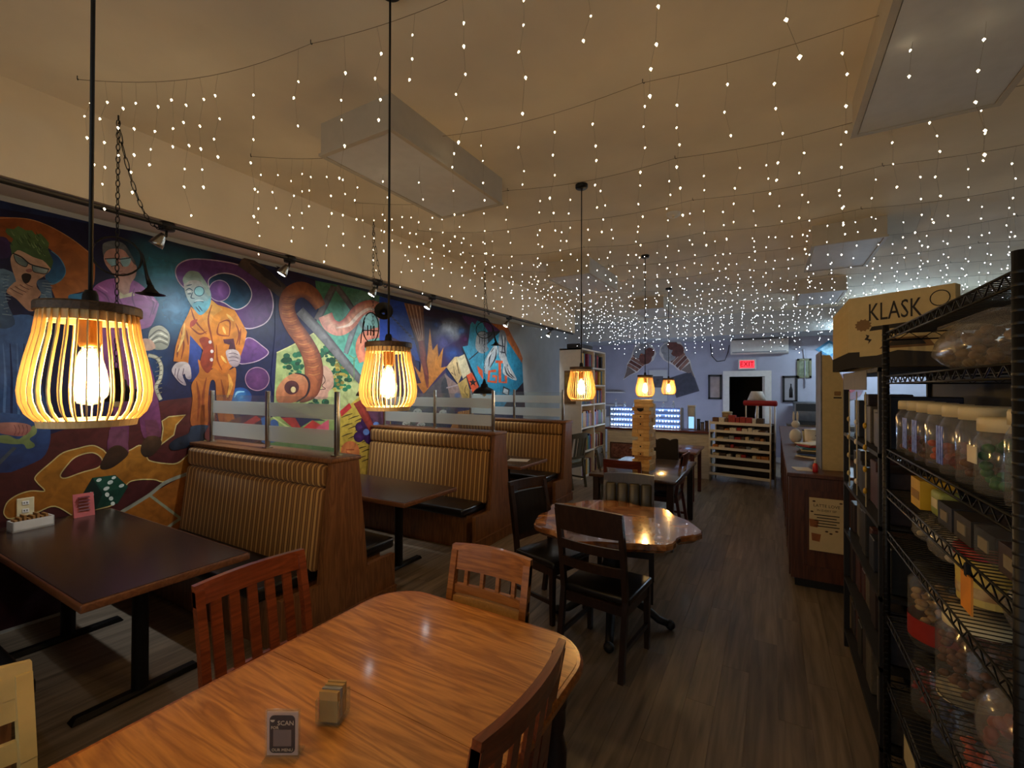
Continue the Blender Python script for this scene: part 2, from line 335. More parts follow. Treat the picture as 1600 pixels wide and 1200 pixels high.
pendant(-1.345, 3.455, 1.645, 'lit slatted pendant lamp above the live-edge table')
pendant(-1.375, 5.70, 1.635, 'lit slatted pendant lamp right above the stacking block tower')
pendant(-1.49, 7.77, 1.635, 'smallest lit slatted pendant lamp, in front of the bar')

# ------------------------------------------------------------ fairy lights
M_led = emis('fairy_bulb_glow', (1.0, .81, .50), E_FAIRY)
M_ledcool = emis('cool_fairy_bulb_glow', (.84, .89, 1.0), E_FAIRY * 1.3)
M_ledmid = emis('pale_fairy_bulb_glow', (1.0, .90, .72), E_FAIRY * 1.15)
M_wire = mat('clear_wire', (128, 110, 84), .6)
def fairy(i, y0, label):
    t = thing('fairy_light_string', label, 'string lights', (-3.2, y0, ZC), 0, 'icicle fairy light strings across the ceiling')
    def path(x):   # x from 0 to 6.2
        return (x, .66 * (1 - math.exp(-x / 1.1)), -.02 - .035 * abs(math.sin(x * PI / 1.3)))
    wg = G(); bg = G(); dg = G()
    wg.tube([path(k * .1) for k in range(63)], .0016, 4)
    x = .06; j = i
    while x < 6.1:
        p = Vector(path(x)); n = (4, 6, 3, 5, 4, 3, 6, 5)[j % 8] + (1 if i > 5 else 0); j += 1; q = p.copy(); pts = [p]; z = 0
        x0, y0_ = p.x, p.y
        for k in range(n):
            z += rnd.uniform(.085, .15); q = Vector((x0 + rnd.uniform(-.02, .02), y0_ + rnd.uniform(-.02, .02), p.z - z)); pts.append(q)
            e = Vector((rnd.uniform(-.5, .5), rnd.uniform(-.5, .5), -1)).normalized() * .012
            r = rnd.uniform(.0040, .0062) * (1 if i < 3 else (.92 if i < 5 else .82)); c = q + e * .6; o = [(r, 0, 0), (0, r, 0), (-r, 0, 0), (0, -r, 0)]
            tipz = r * 1.7
            bg.add([c + Vector(v) for v in o] + [c + Vector((0, 0, r)), c + Vector((e.x * .6, e.y * .6, -tipz))], [(0, 1, 4), (1, 2, 4), (2, 3, 4), (3, 0, 4), (1, 0, 5), (2, 1, 5), (3, 2, 5), (0, 3, 5)], True)
        dg.tube(pts, .0005, 3, cap=False)
        x += (rnd.uniform(.17, .28) if i < 4 else rnd.uniform(.13, .21)) if x > .7 else rnd.uniform(.06, .13)
    wg.build('wire', M_wire, t)
    o = dg.build('drop_wires', M_wire, t); o['kind'] = 'stuff'
    o = bg.build('bulbs', M_led if i < 3 else (M_ledmid if i < 5 else M_ledcool), t); o['kind'] = 'stuff'
    for k in range(0, 6):
        hx = k * 1.3; px, py, pz = path(hx) if hx < 6.2 else path(6.15)
        G().tube([(px, py, 0), (px, py, -.018), (px + .008, py, -.026), (px + .012, py, -.02)], .002, 5).build('ceiling_hook', M_black, t)
ORD = ['nearest the camera', 'second from the camera', 'third from the camera', 'fourth from the camera', 'fifth from the camera', 'sixth from the camera', 'seventh from the camera', 'eighth from the camera', 'ninth from the camera', 'second farthest from the camera', 'farthest from the camera']
for i in range(11): fairy(i, .91 + .92 * i - (.1 if i > 2 else 0), 'string of warm icicle fairy lights across the ceiling, ' + ORD[i])

# ------------------------------------------------------------ track lights on the soffit edge
tr = thing('lighting_track', 'long dark conduit and cables running along the soffit edge', 'track', (-3.58, 0, 2.87))
for k, (dx, dz) in enumerate(((0, -.012), (.02, -.03), (-.03, -.008))):
    G().tube([(dx, -1.5, dz)] + [(dx + rnd.uniform(-.006, .006), y * .5, dz - rnd.uniform(0, .012)) for y in range(-2, 17)] + [(dx, 8.7, dz)], (.012, .006, .005)[k], 6).build('conduit', M_black if k else mat('grey_conduit', (80, 74, 66), .5), tr)
M_headglow = emis('track_bulb_glow', (.86, .95, 1.0), 12)
def tracklight(y, lit, label, energy=E_SPOT, col=(.86, .94, 1.0)):
    t = thing('track_light', label, 'track light', (-3.6, y, 2.85), 0, 'small track lights under the soffit')
    G().lathe([(0, .02), (.045, .02), (.05, 0), (.045, -.03), (0, -.035)], 16).build('junction_box', M_blackpaint, t)
    G().tube([(0, 0, -.03), (-.01, 0, -.075)], .008, 8).build('stem', M_black, t)
    h = G().lathe([(0, .05), (.018, .05), (.024, .03), (.040, -.02), (.043, -.045), (.038, -.045), (.0, -.03)], 18)
    R = Matrix.Translation((-.03, -.03, -.10)) @ Matrix.Rotation(math.radians(50), 4, 'Z') @ Matrix.Rotation(math.radians(30), 4, 'Y')
    ho = h.xf(R).build('head', M_chrome, t)
    G().lathe([(0, -.044), (.034, -.044), (.034, -.036)], 16).xf(R).build('bulb', M_headglow if lit else M_cream, ho)
    if lit:
        l = bpy.data.lights.new('track_spot', 'SPOT'); l.energy = energy; l.color = col; l.spot_size = math.radians(125); l.spot_blend = .9; l.shadow_soft_size = .03
        lo = bpy.data.objects.new('track_spot', l); COL.objects.link(lo); lo.parent = t; lo.location = R @ Vector((0, 0, -.05)); lo.rotation_euler = (0, math.radians(38), 0)
tracklight(1.49, False, 'dark junction box on the soffit with the slack chain looped to it')
tracklight(2.4, True, 'lit track light above the orange-suited figure')
tracklight(3.4, True, 'lit track light beside the second hanging chain', E_SPOT * .8)
tracklight(4.28, True, 'lit track light above the painted paintbrush')
tracklight(6.14, True, 'lit track light above the cyan part of the mural')
tracklight(7.7, True, 'added track light brightening the wall beyond the mural', E_SPOT * .8)  # extra head, added to brighten the pale wall past the mural
tracklight(.2, True, 'lit track light above the yawning painted figure', E_SPOT * .25)

# ------------------------------------------------------------ chain lamps with horn ornaments
def chainpts(g, p, q, sag=0.0, n=None):
    p, q = Vector(p), Vector(q); L_ = (q - p).length; n = n or max(3, int(L_ / .036))
    C = [p.lerp(q, i / n) - Vector((0, 0, sag * 4 * (i / n) * (1 - i / n))) for i in range(n + 1)]
    for i in range(n):
        a, b = C[i], C[i + 1]; d = (b - a).normalized(); s = d.orthogonal().normalized()
        if i % 2: s = d.cross(s)
        c = (a + b) / 2; h = (b - a).length * .62
        g.tube([c + d * h * math.cos(2 * PI * k / 8) + s * .010 * math.sin(2 * PI * k / 8) for k in range(8)], .0028, 4, closed=True)
def chainlamp(y, style, label):
    t = thing('chain_lamp', label, 'hanging lamp', (-3.45, y, 1.66), 0, 'black dome lamps on chains above the booths')
    top = ZC - 1.66
    g = G(); chainpts(g, (0, 0, .20), (0, 0, top - .03)); g.build('chain', M_black, t)
    g = G(); chainpts(g, (0, 0, top - .08), (-.12, .32, 1.19), .22); g.build('slack_chain', M_black, t)
    G().tube([(0, 0, top), (0, 0, top - .03), (.014, 0, top - .042), (0, 0, top - .055)], .004, 6).build('ceiling_hook', M_black, t)
    G().lathe([(.16, 0), (.158, .012), (.145, .035), (.11, .068), (.06, .088), (.05, .105), (.05, .125), (.03, .14), (.02, .17), (.012, .2), (0, .2)], 28).build('dome_shade', M_black, t)
    G().ball((0, 0, .0), .03, .03, .04, 12, 8).build('bulb', mat('frosted_bulb', (226, 216, 190), .3), t)
    zc = top - .86 if style == 1 else top - 1.02
    A = Matrix.Rotation(math.atan2(3.45, y), 4, 'Z')   # ornament turned to the room
    def P(a, b, c): return A @ Vector((a, b, c))
    if style == 1:
        o = G().tube([P(.115 * math.cos(a), 0, zc + .115 * math.sin(a)) for a in [2 * PI * k / 28 for k in range(28)]], .006, 6, closed=True).build('horn_ring', M_black, t)
        G().tube([P(.07, 0, zc + .10), P(.12, 0, zc + .03), P(.14, 0, zc - .09), P(.155, 0, zc - .15)], [.005, .007, .010, .016], 8).build('horn_tube', M_black, o)
        G().lathe([(.014, .06), (.02, .04), (.045, .01), (.078, 0)], 20, tuple(P(.16, 0, zc - .21))).build('horn_bell', M_black, o)
    else:
        o = G().tube([P(.075 * math.cos(a) - .02, 0, zc - .04 + .15 * math.sin(a)) for a in [2 * PI * k / 28 for k in range(28)]], .006, 6, closed=True).build('horn_loop', M_black, t)
        bell = G().lathe([(.012, 0), (.02, .04), (.045, .075), (.09, .09)], 24).xf(A @ Matrix.Translation((.10, -.02, zc + .10)) @ Matrix.Rotation(math.radians(80), 4, 'X'))
        bell.build('horn_bell', M_black, o)
        G().tube([P(-.08, 0, zc + .02), P(-.11, 0, zc - .12), P(-.115, 0, zc - .2)], .005, 6).build('mouthpiece', M_black, o)
        for k in range(3): G().tube([P(-.05 + .03 * k, 0, zc - .12), P(-.05 + .03 * k, 0, zc - .02)], .006, 6).build('valve', M_black, o)
        G().tube([P(-.10, 0, zc - .07), P(.055, 0, zc - .07)], .005, 6).build('horn_tube', M_black, o)
chainlamp(1.17, 1, 'black dome lamp on a chain with a ring-shaped horn, behind the largest pendant')
chainlamp(3.2, 2, 'black dome lamp on a chain with a trumpet silhouette, behind the second pendant')
chainlamp(5.21, 1, 'black dome lamp on a chain in front of the cyan mural part')
# ------------------------------------------------------------ booths
BX0, BX1 = XL + .03, -2.72
BL = BX1 - BX0
def cushion_back(sgn, z0, z1, y0, y1, thick, name, par, r=.03):
    # slanted padded slab running along X (built square, then sheared)
    g = G().rbox(0, BL - .06, 0, thick, 0, z1 - z0, r, 3)
    v2 = []
    for x, y, z in g.v:
        k = z / (z1 - z0); base = y0 + (y1 - y0) * k; v2.append((x + .0, sgn * (base + y), z0 + z))
    g.v = v2
    return g.build(name, M_stripe, par)
def booth(yc, sides, label):
    t = thing('booth_bench', label, 'booth bench', (BX0, yc, 0), 0, 'striped booth benches along the mural')
    fr, bk = ('F' in sides), ('B' in sides)
    a = -.50 if fr else -.10; b = .50 if bk else .12
    prof = [(a, 0), (b, 0), (b, .37)] + ([(.21, .37)] if bk else []) + [(.12, 1.2), (-.12, 1.2)] + ([(-.21, .37)] if fr else []) + [(a, .37)]
    ep = G().prism(prof, BL - .045, BL, 'X').build('end_panel', M_boothwood, t)
    G().box(BL - .002, BL + .016, a - .005, b + .005, 0, .10).box(BL - .002, BL + .022, a - .005, b + .005, .10, .115).build('base_trim', M_boothwood, ep)
    G().prism([(-.10, .3), (.10, .3), (.09, 1.2), (-.09, 1.2)], 0, BL - .05, 'X').build('back_core', M_boothwood, t)
    G().rbox(-.005, BL + .012, -.135, .135, 1.2, 1.232, .008, 2).build('cap_rail', M_boothwood, t)
    for s, on in ((-1, fr), (1, bk)):
        if not on: continue
        cushion_back(s, .44, 1.02, .15, .085, .075, 'back_cushion', t)
        cushion_back(s, 1.022, 1.19, .075, .075, .085, 'head_roll', t, .04)
        y0, y1 = sorted((s * .16, s * .60))
        G().rbox(.0, BL - .10, y0, y1, .37, .46, .025, 3).build('seat_cushion', M_vinyl, t)
        y0, y1 = sorted((s * .10, s * .47))
        G().box(.0, BL - .14, y0, y1, 0, .37).build('seat_base', M_boothwood, t)
booth(.09, 'B', 'booth bench with a black seat at the near side of the dark corner table')
booth(2.27, 'FB', 'striped double booth bench closest to the oak table')
booth(4.45, 'FB', 'striped double booth bench between the two smaller booth tables')
booth(6.47, 'F', 'striped booth bench at the far end of the row, next to the bookcase')
def partition(yc, label):
    t = thing('glass_partition', label, 'glass partition', (0, yc, 1.232), 0, 'frosted glass partitions on the booth backs')
    X = (-4.57, -3.69, -2.82)
    for x in X:
        p = G().rbox(x - .016, x + .016, -.016, .016, 0, .48, .005, 2).build('post', M_chrome, t)
        G().box(x - .03, x + .03, -.03, .03, 0, .008).build('foot_plate', M_chrome, p)
    for a, b in zip(X, X[1:]):
        p = G().box(a + .02, b - .02, -.003, .003, .02, .44).build('glass_pane', M_glass, t)
        G().box(a + .02, b - .02, -.0045, .0045, .06, .19).build('frosted_band', M_frost, p)
        G().box(a + .02, b - .02, -.0045, .0045, .27, .385).build('frosted_band', M_frost, p)
partition(2.27, 'glass partition with frosted bands on the booth back closest to the oak table')
partition(4.45, 'glass partition with frosted bands on the middle booth back')
partition(6.47, 'glass partition with frosted bands on the farthest booth back')
M_tabletop = mat('dark_laminate', (44, 27, 20), .24, c2=(58, 36, 26), scale=30)
M_tabedge = wood('laminate_edge', (96, 58, 36), (128, 82, 52), 'X', .4)
def boothtable(y0, y1, label):
    yc = (y0 + y1) / 2; h = (y1 - y0) / 2; L_ = 1.97
    t = thing('booth_table', label, 'table', (BX0, yc, 0), 0, 'booth tables along the mural')
    G().rbox(0, L_, -h, h, .712, .752, .006, 2).build('edge_band', M_tabedge, t)
    G().rbox(.008, L_ - .010, -h + .010, h - .010, .714, .7545, .003, 1).build('tabletop', M_tabletop, t)
    for x in (.45, 1.55):
        p = G().lathe([(.04, .03), (.038, .66), (.06, .69), (0, .71)], 16, (x, 0, 0)).build('pedestal', M_black, t)
        G().box(x - .14, x + .14, -.1, .1, .69, .712).build('top_plate', M_black, p)
        G().hexa([(x - .035, -.3, 0), (x + .035, -.3, 0), (x + .035, .3, 0), (x - .035, .3, 0)], [(x - .02, -.28, .03), (x + .02, -.28, .03), (x + .03, .28, .03), (x - .02, .28, .03)]).build('base_foot', M_black, p)
boothtable(.80, 1.57, 'large dark booth table in front of the painted die')
boothtable(2.88, 3.62, 'dark booth table between the first two striped benches')
boothtable(4.93, 5.70, 'dark booth table with a sheet of paper, farthest along the mural')

# ------------------------------------------------------------ things on the corner booth table
nb = thing('condiment_box', 'small white box holding brown packets on the dark corner table', 'box', (-4.50, 1.06, .7545), math.radians(4))
G().box(-.05, .05, -.105, .105, 0, .012).box(-.05, -.044, -.105, .105, 0, .07).box(.044, .05, -.105, .105, 0, .07).box(-.05, .05, -.105, -.099, 0, .07).box(-.05, .05, .099, .105, 0, .07).build('tray', M_white, nb)
for k in range(8): G().box(-.038, .038, -.09 + k * .022, -.078 + k * .022, .012, .078 + .012 * (k % 3)).build('packet', mat('brown_packet', (150, 104, 50), .7), nb)
rs = thing('table_card', 'pink printed card standing on the dark corner table by the wall', 'sign', (-4.56, 1.36, .7545), math.radians(-2))
G().hexa([(-.012, -.06, 0), (.012, -.06, 0), (.012, .06, 0), (-.012, .06, 0)], [(-.032, -.06, .17), (-.028, -.06, .17), (-.028, .06, .17), (-.032, .06, .17)]).build('card', mat('pink_card', (176, 84, 84), .5), rs)
for k in range(5): G().hexa([(.0125 - .0018 * k - .012 * (.05 + .024 * k) / .17 , -.035, .045 + .024 * k), (.0135 - .012 * (.05 + .024 * k) / .17 * 1.1, -.035, .045 + .024 * k), (.0135 - .012 * (.05 + .024 * k) / .17 * 1.1, .035, .045 + .024 * k), (.0125 - .0018 * k - .012 * (.05 + .024 * k) / .17, .035, .045 + .024 * k)],
        [(.009 - .040 * (.05 + .024 * k) / .17, -.03, .052 + .024 * k), (.0135 - .030 * (.045 + .024 * k) / .17, -.03, .052 + .024 * k), (.0135 - .030 * (.045 + .024 * k) / .17, .03, .052 + .024 * k), (.009 - .040 * (.05 + .024 * k) / .17, .03, .052 + .024 * k)]).build('print_line', mat('dark_red_print', (96, 30, 34), .6), rs)
ou = thing('wall_outlet', 'cream double wall outlet low on the mural', 'outlet', (XL + .004, 1.08, .87))
G().rbox(0, .008, -.045, .045, -.065, .065, .003, 1).build('plate', M_cream, ou)
for z in (-.028, .028):
    s_ = G().rbox(.007, .011, -.018, .018, z - .015, z + .015, .002, 1).build('socket', M_white, ou)
    for y in (-.007, .007): G().box(.0108, .0115, y - .002, y + .002, z - .004, z + .008).build('slot', M_print, s_)
pp = tag(G().box(-.14, .14, -.105, .105, 0, .0015).build('paper_sheet', M_paper), 'white sheet of paper lying on the farthest booth table', 'paper'); pp.location = (-3.0, 5.38, .7548); pp.rotation_euler = (0, 0, .3)

# ------------------------------------------------------------ mural (paint traced to its place on the wall)
def paintmat():
    mt, nt, b = newmat('mural_paint'); N, L = nt.nodes, nt.links
    at = N.new('ShaderNodeVertexColor'); at.layer_name = 'paint'
    tc = N.new('ShaderNodeTexCoord'); nz = N.new('ShaderNodeTexNoise'); nz.inputs['Scale'].default_value = 9; nz.inputs['Detail'].default_value = 8; nz.inputs['Distortion'].default_value = 1.2
    rp = N.new('ShaderNodeMapRange'); rp.inputs[1].default_value = .3; rp.inputs[2].default_value = .7; rp.inputs[3].default_value = .68; rp.inputs[4].default_value = 1.25
    mx = N.new('ShaderNodeMix'); mx.data_type = 'RGBA'; mx.blend_type = 'MULTIPLY'; mx.inputs[0].default_value = 1
    L.new(tc.outputs['Object'], nz.inputs['Vector']); L.new(nz.outputs[0], rp.inputs[0]); L.new(at.outputs[0], mx.inputs[6]); L.new(rp.outputs[0], mx.inputs[7]); L.new(mx.outputs[2], b.inputs['Base Color']); L.new(at.outputs[1], b.inputs['Alpha'])
    b.inputs['Roughness'].default_value = .42; b.inputs['Specular IOR Level'].default_value = .4
    bp = N.new('ShaderNodeBump'); bp.inputs['Strength'].default_value = .12; bp.inputs['Distance'].default_value = .004; L.new(nz.outputs[0], bp.inputs['Height']); L.new(bp.outputs[0], b.inputs['Normal'])
    return mt
M_mural = paintmat()
CROP = {'A': (0, 300, 6.0), 'B': (240, 380, 3.527), 'C': (420, 420, 4.0), 'D': (600, 450, 5.219), 'E': (0, 660, 5.0), 'F': (0, 280, 2.1826), 'H': (380, 400, 3.3333), 'P': (0, 0, 1.0)}
mural = thing('mural', 'colourful painted wall mural of figures, question marks and game pieces', 'mural', (XL, 0, 0))
class Paint:
    z = 0.0
    def __init__(s, name): s.name, s.V, s.F, s.C = name, [], [], []
    def P(s, crop, p):
        ox, oy, k = CROP[crop]; q = wallpt(ox + p[0] / k, oy + p[1] / k, XL); return (q.y, q.z)
    def smooth(s, pts, n=4, closed=True):
        out = []; m_ = len(pts)
        for i in range(m_ if closed else m_ - 1):
            p0, p1, p2, p3 = (pts[(i - 1) % m_], pts[i], pts[(i + 1) % m_], pts[(i + 2) % m_]) if closed else (pts[max(i - 1, 0)], pts[i], pts[i + 1], pts[min(i + 2, m_ - 1)])
            for k in range(n):
                t = k / n; out.append(tuple(.5 * (2 * p1[a] + (p2[a] - p0[a]) * t + (2 * p0[a] - 5 * p1[a] + 4 * p2[a] - p3[a]) * t * t + (3 * p1[a] - p0[a] - 3 * p2[a] + p3[a]) * t ** 3) for a in (0, 1)))
        if not closed: out.append(pts[-1])
        return out
    def up(s): Paint.z += .00002; return Paint.z
    def raw(s, pts, cols, faces=None):
        o = len(s.V); x = s.up(); s.V += [(x, min(p[0], 8.74), min(max(p[1], .02), 3.075)) for p in pts]; s.C += cols
        s.F += [tuple(i + o for i in f) for f in (faces or [tuple(range(len(pts)))])]
    def poly(s, crop, pts, c, c2=None, d=(0, 1), sm=True):
        q = s.smooth(pts) if sm else pts; w_ = [s.P(crop, p) for p in q]
        if c2:
            tt = [p[0] * d[0] + p[1] * d[1] for p in q]; a, b = min(tt), max(tt); cols = [tuple(x + (y - x) * (t - a) / (b - a + 1e-9) for x, y in zip(c, c2)) for t in tt]
        else: cols = [c] * len(w_)
        s.raw(w_, cols); return s
    def blob(s, crop, cx, cy, rx, ry, c, edge=None, rot=0, n=20):
        ps = [(cx + rx * math.cos(a) * math.cos(rot) - ry * math.sin(a) * math.sin(rot), cy + rx * math.cos(a) * math.sin(rot) + ry * math.sin(a) * math.cos(rot)) for a in [2 * PI * k / n for k in range(n)]]
        w_ = [s.P(crop, p) for p in ps]; 
        if edge: s.raw([s.P(crop, (cx, cy))] + w_, [c] + [(*c[:3], 0) if edge == 'fade' else edge] * n, [(0, 1 + k, 1 + (k + 1) % n) for k in range(n)])
        else: s.raw(w_, [c] * n)
        return s
    def stroke(s, crop, pts, wd, c, c2=None, sm=True, closed=False, edge=None):
        """painted stroke; edge darkens the two sides (round modelling painted by the artist)"""
        q = s.smooth(pts, 5, closed) if sm else (list(pts)); q = q + [q[0]] if closed else q; n = len(q)
        W = wd if isinstance(wd, (list, tuple)) else [wd] * 2
        vs, cols = [], []
        for i, p in enumerate(q):
            a, b = q[max(i - 1, 0)], q[min(i + 1, n - 1)]; dx, dy = b[0] - a[0], b[1] - a[1]; L_ = math.hypot(dx, dy) or 1; nx, ny = -dy / L_, dx / L_
            t = i / (n - 1) * (len(W) - 1); k = min(int(t), len(W) - 2); h = (W[k] + (W[k + 1] - W[k]) * (t - k)) / 2
            cc = c if not c2 else tuple(x + (y - x) * i / (n - 1) for x, y in zip(c, c2)); ee = cc if not edge else edge
            for o_, col in ((-1, ee), (-.25, cc), (1, tuple((x + y) / 2 for x, y in zip(cc, ee)))): vs.append(s.P(crop, (p[0] + nx * h * o_, p[1] + ny * h * o_))); cols.append(col)
        s.raw(vs, cols, [f for i in range(n - 1) for f in ((3 * i, 3 * i + 1, 3 * i + 4, 3 * i + 3), (3 * i + 1, 3 * i + 2, 3 * i + 5, 3 * i + 4))]); return s
    def done(s):
        me = bpy.data.meshes.new(s.name); me.from_pydata(s.V, [], s.F)
        ca = me.color_attributes.new('paint', 'FLOAT_COLOR', 'POINT')
        for i, c in enumerate(s.C): g_ = (c[0] + c[1] + c[2]) / 3; ca.data[i].color = (*lin([max(0, (x * .90 + g_ * .10) * .92) for x in c[:3]]), c[3] if len(c) > 3 else 1)
        bm = bmesh.new(); bm.from_mesh(me); bmesh.ops.triangulate(bm, faces=[f for f in bm.faces if len(f.verts) > 4], ngon_method='EAR_CLIP')
        for f in bm.faces:
            f.normal_update()
            if f.normal.x < 0: f.normal_flip()
        bm.to_mesh(me); bm.free(); me.materials.append(M_mural)
        o = bpy.data.objects.new(s.name, me); COL.objects.link(o); o.parent = mural; return o

p = Paint('painted_background')
NAVY, NAVY2, MAR, OUT = (22, 26, 66), (26, 44, 92), (78, 26, 28), (206, 180, 110)
edge = [p.P('D', q) for q in ((1135, 980), (1132, 770), (1125, 590), (1100, 500), (1045, 400), (1000, 308), (870, 284))]
ye = edge[0][0]
p.raw([(YF, .02), (ye, .02)] + edge + [(edge[-1][0] - .1, 3.06), (YF, 3.06)], [(70, 24, 26), (40, 26, 50)] + [NAVY2] * 9)
p.poly('F', [(0, 100), (460, 160), (1004, 330), (1004, 760), (600, 760), (300, 860), (0, 900)], (20, 22, 62), (24, 30, 70), (0, 1), False)
p.blob('F', 560, 330, 190, 190, (66, 150, 170), 'fade', 0, 28)
p.blob('F', 600, 440, 110, 130, (76, 140, 180), 'fade', .2, 24)
p.blob('F', 480, 600, 130, 160, (40, 80, 130), 'fade', 0, 24)
p.poly('F', [(0, 930), (200, 860), (430, 790), (560, 755), (720, 735), (760, 900), (760, 1330), (-60, 1330)], (92, 34, 30), (56, 18, 22), (0, 1), False)
p.done()
p = Paint('painted_question_mark')
p.poly('A', [(-60, 250), (120, 240), (300, 262), (450, 315), (600, 395), (740, 490), (870, 600), (890, 760), (850, 905), (640, 972), (690, 1060), (560, 1060), (470, 880), (420, 800), (300, 640), (100, 470), (-60, 440)], (150, 70, 24), (196, 112, 44), (1, 1))
p.stroke('A', [(0, 245), (150, 243), (300, 262), (450, 315), (600, 395), (740, 490), (860, 595)], 7, (214, 150, 90))
p.poly('A', [(430, 540), (500, 560), (580, 640), (615, 720), (610, 780), (560, 840), (470, 870), (420, 780)], (20, 30, 74), (40, 120, 170), (.3, 1))
p.stroke('A', [(480, 552), (560, 620), (612, 720), (600, 790), (540, 845), (480, 868)], 8, (96, 150, 170))
p.poly('A', [(640, 972), (760, 950), (850, 905), (890, 1000), (870, 1120), (700, 1100)], (50, 140, 180), (30, 90, 140), (0, 1))
p.poly('A', [(-60, 440), (60, 430), (110, 560), (60, 620), (-60, 600)], (66, 36, 84), (50, 30, 80), (0, 1))
p.poly('A', [(500, 1000), (560, 1060), (620, 1200), (480, 1200), (470, 1050)], (60, 150, 190), (40, 110, 160), (0, 1))
p.done()
p = Paint('painted_yawning_figure')
p.poly('F', [(-40, 520), (20, 470), (120, 470), (150, 560), (140, 680), (165, 800), (170, 900), (120, 965), (-40, 970)], (70, 110, 164), (32, 50, 100), (0, 1))
for k in range(6): p.stroke('F', [(10 + k * 24, 560), (18 + k * 22, 680), (14 + k * 25, 800), (20 + k * 22, 900)], [3, 10, 5], (24, 40, 84) if k % 2 else (86, 124, 176))
p.poly('A', [(-40, 760), (110, 750), (150, 840), (60, 920), (70, 1040), (140, 1240), (-40, 1240)], (104, 138, 160), (52, 78, 110), (1, 1))
p.poly('A', [(340, 840), (390, 822), (450, 830), (480, 900), (495, 1000), (545, 1060), (430, 1130), (340, 1130), (380, 960)], (70, 100, 134), (112, 146, 164), (0, 1))
for k in range(26): p.stroke('A', [(rnd.uniform(0, 90), 770 + k * 15), (rnd.uniform(20, 110), 780 + k * 15)], 6, (136, 160, 170) if k % 2 else (60, 84, 116), sm=False)
for k in range(18): p.stroke('A', [(380 + rnd.uniform(0, 60), 840 + k * 13), (410 + rnd.uniform(0, 90), 850 + k * 13)], 6, (140, 164, 172) if k % 2 else (56, 80, 112), sm=False)
p.poly('A', [(105, 600), (170, 545), (300, 590), (420, 650), (475, 720), (410, 790), (350, 830), (345, 890), (385, 950), (345, 1010), (350, 1090), (270, 1115), (150, 1000), (60, 935), (130, 850), (148, 830), (105, 690)], (214, 166, 130), (190, 136, 104), (0, 1))
p.poly('A', [(50, 370), (60, 340), (130, 350), (170, 318), (240, 360), (300, 360), (330, 400), (380, 390), (430, 440), (460, 480), (450, 540), (500, 650), (480, 725), (430, 665), (400, 640), (310, 610), (235, 570), (170, 540), (110, 590), (95, 500), (125, 440), (70, 400)], (96, 128, 66), (62, 88, 44), (0, 1), False)
for k in range(30):
    a, b = rnd.uniform(110, 440), rnd.uniform(400, 600)
    if b < 380 + .1 * a or b > 520 + .3 * (a - 150): continue
    p.stroke('A', [(a, b), (a - 20, b - 24), (a - 30, b - 50)], [9, 7, 2], (136, 160, 92) if k % 2 else (50, 74, 40))
p.poly('A', [(128, 588), (200, 620), (262, 660), (245, 698), (190, 680), (145, 640)], (140, 160, 150), (90, 110, 110), (1, 0))
p.poly('A', [(300, 690), (380, 710), (450, 730), (430, 762), (360, 755), (310, 738)], (96, 116, 120), (170, 186, 176), (1, 0))
p.stroke('A', [(120, 575), (200, 610), (280, 675), (380, 705), (460, 725)], 12, (30, 26, 30))
p.stroke('A', [(128, 588), (145, 645), (190, 685), (245, 700), (262, 662)], 7, (30, 26, 30)); p.stroke('A', [(300, 690), (310, 742), (360, 760), (430, 766), (452, 730)], 7, (30, 26, 30))
p.poly('A', [(200, 790), (230, 762), (280, 770), (292, 800), (265, 850), (225, 852)], (36, 18, 18)); p.poly('A', [(240, 730), (290, 720), (300, 745), (260, 755)], (160, 96, 84))
for k in range(4): p.stroke('A', [(80 + k * 45, 920 - k * 16), (130 + k * 38, 950 - k * 20), (200 + k * 30, 985 - k * 25)], [16, 20, 12], (222, 178, 140), (186, 130, 98)); p.stroke('A', [(95 + k * 45, 900 - k * 16), (150 + k * 38, 935 - k * 20), (215 + k * 30, 965 - k * 25)], 6, (96, 52, 44))
p.poly('E', [(-60, 320), (60, 312), (220, 300), (240, 250), (370, 160), (350, 0), (-60, -60)], (54, 92, 150), (30, 48, 96), (0, 1))
p.poly('E', [(-40, 110), (60, 100), (150, 130), (250, 30), (285, 40), (280, 90), (230, 130), (270, 170), (260, 195), (210, 205), (180, 170), (100, 170), (-40, 150)], (150, 160, 96), (110, 128, 70), (0, 1))
p.poly('E', [(-40, 10), (120, 0), (230, 20), (240, 60), (180, 105), (80, 100), (-40, 70)], (196, 130, 112), (170, 96, 88), (0, 1))
for k in range(4): p.stroke('E', [(110 + k * 32, 20), (125 + k * 30, 60), (110 + k * 30, 100)], 5, (130, 62, 62))
p.poly('E', [(-40, 330), (100, 190), (130, 200), (-20, 350)], (70, 78, 86), sm=False)
p.done()
p = Paint('painted_purple_suited_figure')
p.poly('F', [(312, 390), (350, 348), (410, 338), (470, 352), (535, 415), (538, 440), (515, 500), (478, 520), (500, 600), (530, 700), (548, 870), (488, 880), (468, 770), (442, 765), (432, 920), (365, 920), (388, 780), (356, 640), (330, 520)], (168, 84, 160), (104, 44, 74), (0, 1))
p.poly('A', [(960, 500), (1000, 468), (1085, 458), (1165, 490), (1225, 580), (1278, 690), (1240, 700), (1190, 600), (1080, 535), (1000, 550), (970, 600)], (120, 124, 122), (90, 96, 100), (1, 1))
p.poly('A', [(972, 600), (1010, 545), (1090, 530), (1160, 548), (1210, 610), (1250, 670), (1280, 700), (1270, 790), (1225, 860), (1200, 960), (1130, 985), (1095, 900), (1080, 800), (1030, 735), (985, 670)], (222, 160, 140), (196, 150, 128), (0, 1))
p.poly('A', [(1115, 930), (1160, 965), (1245, 935), (1262, 972), (1120, 1002)], (214, 200, 150), sm=False)
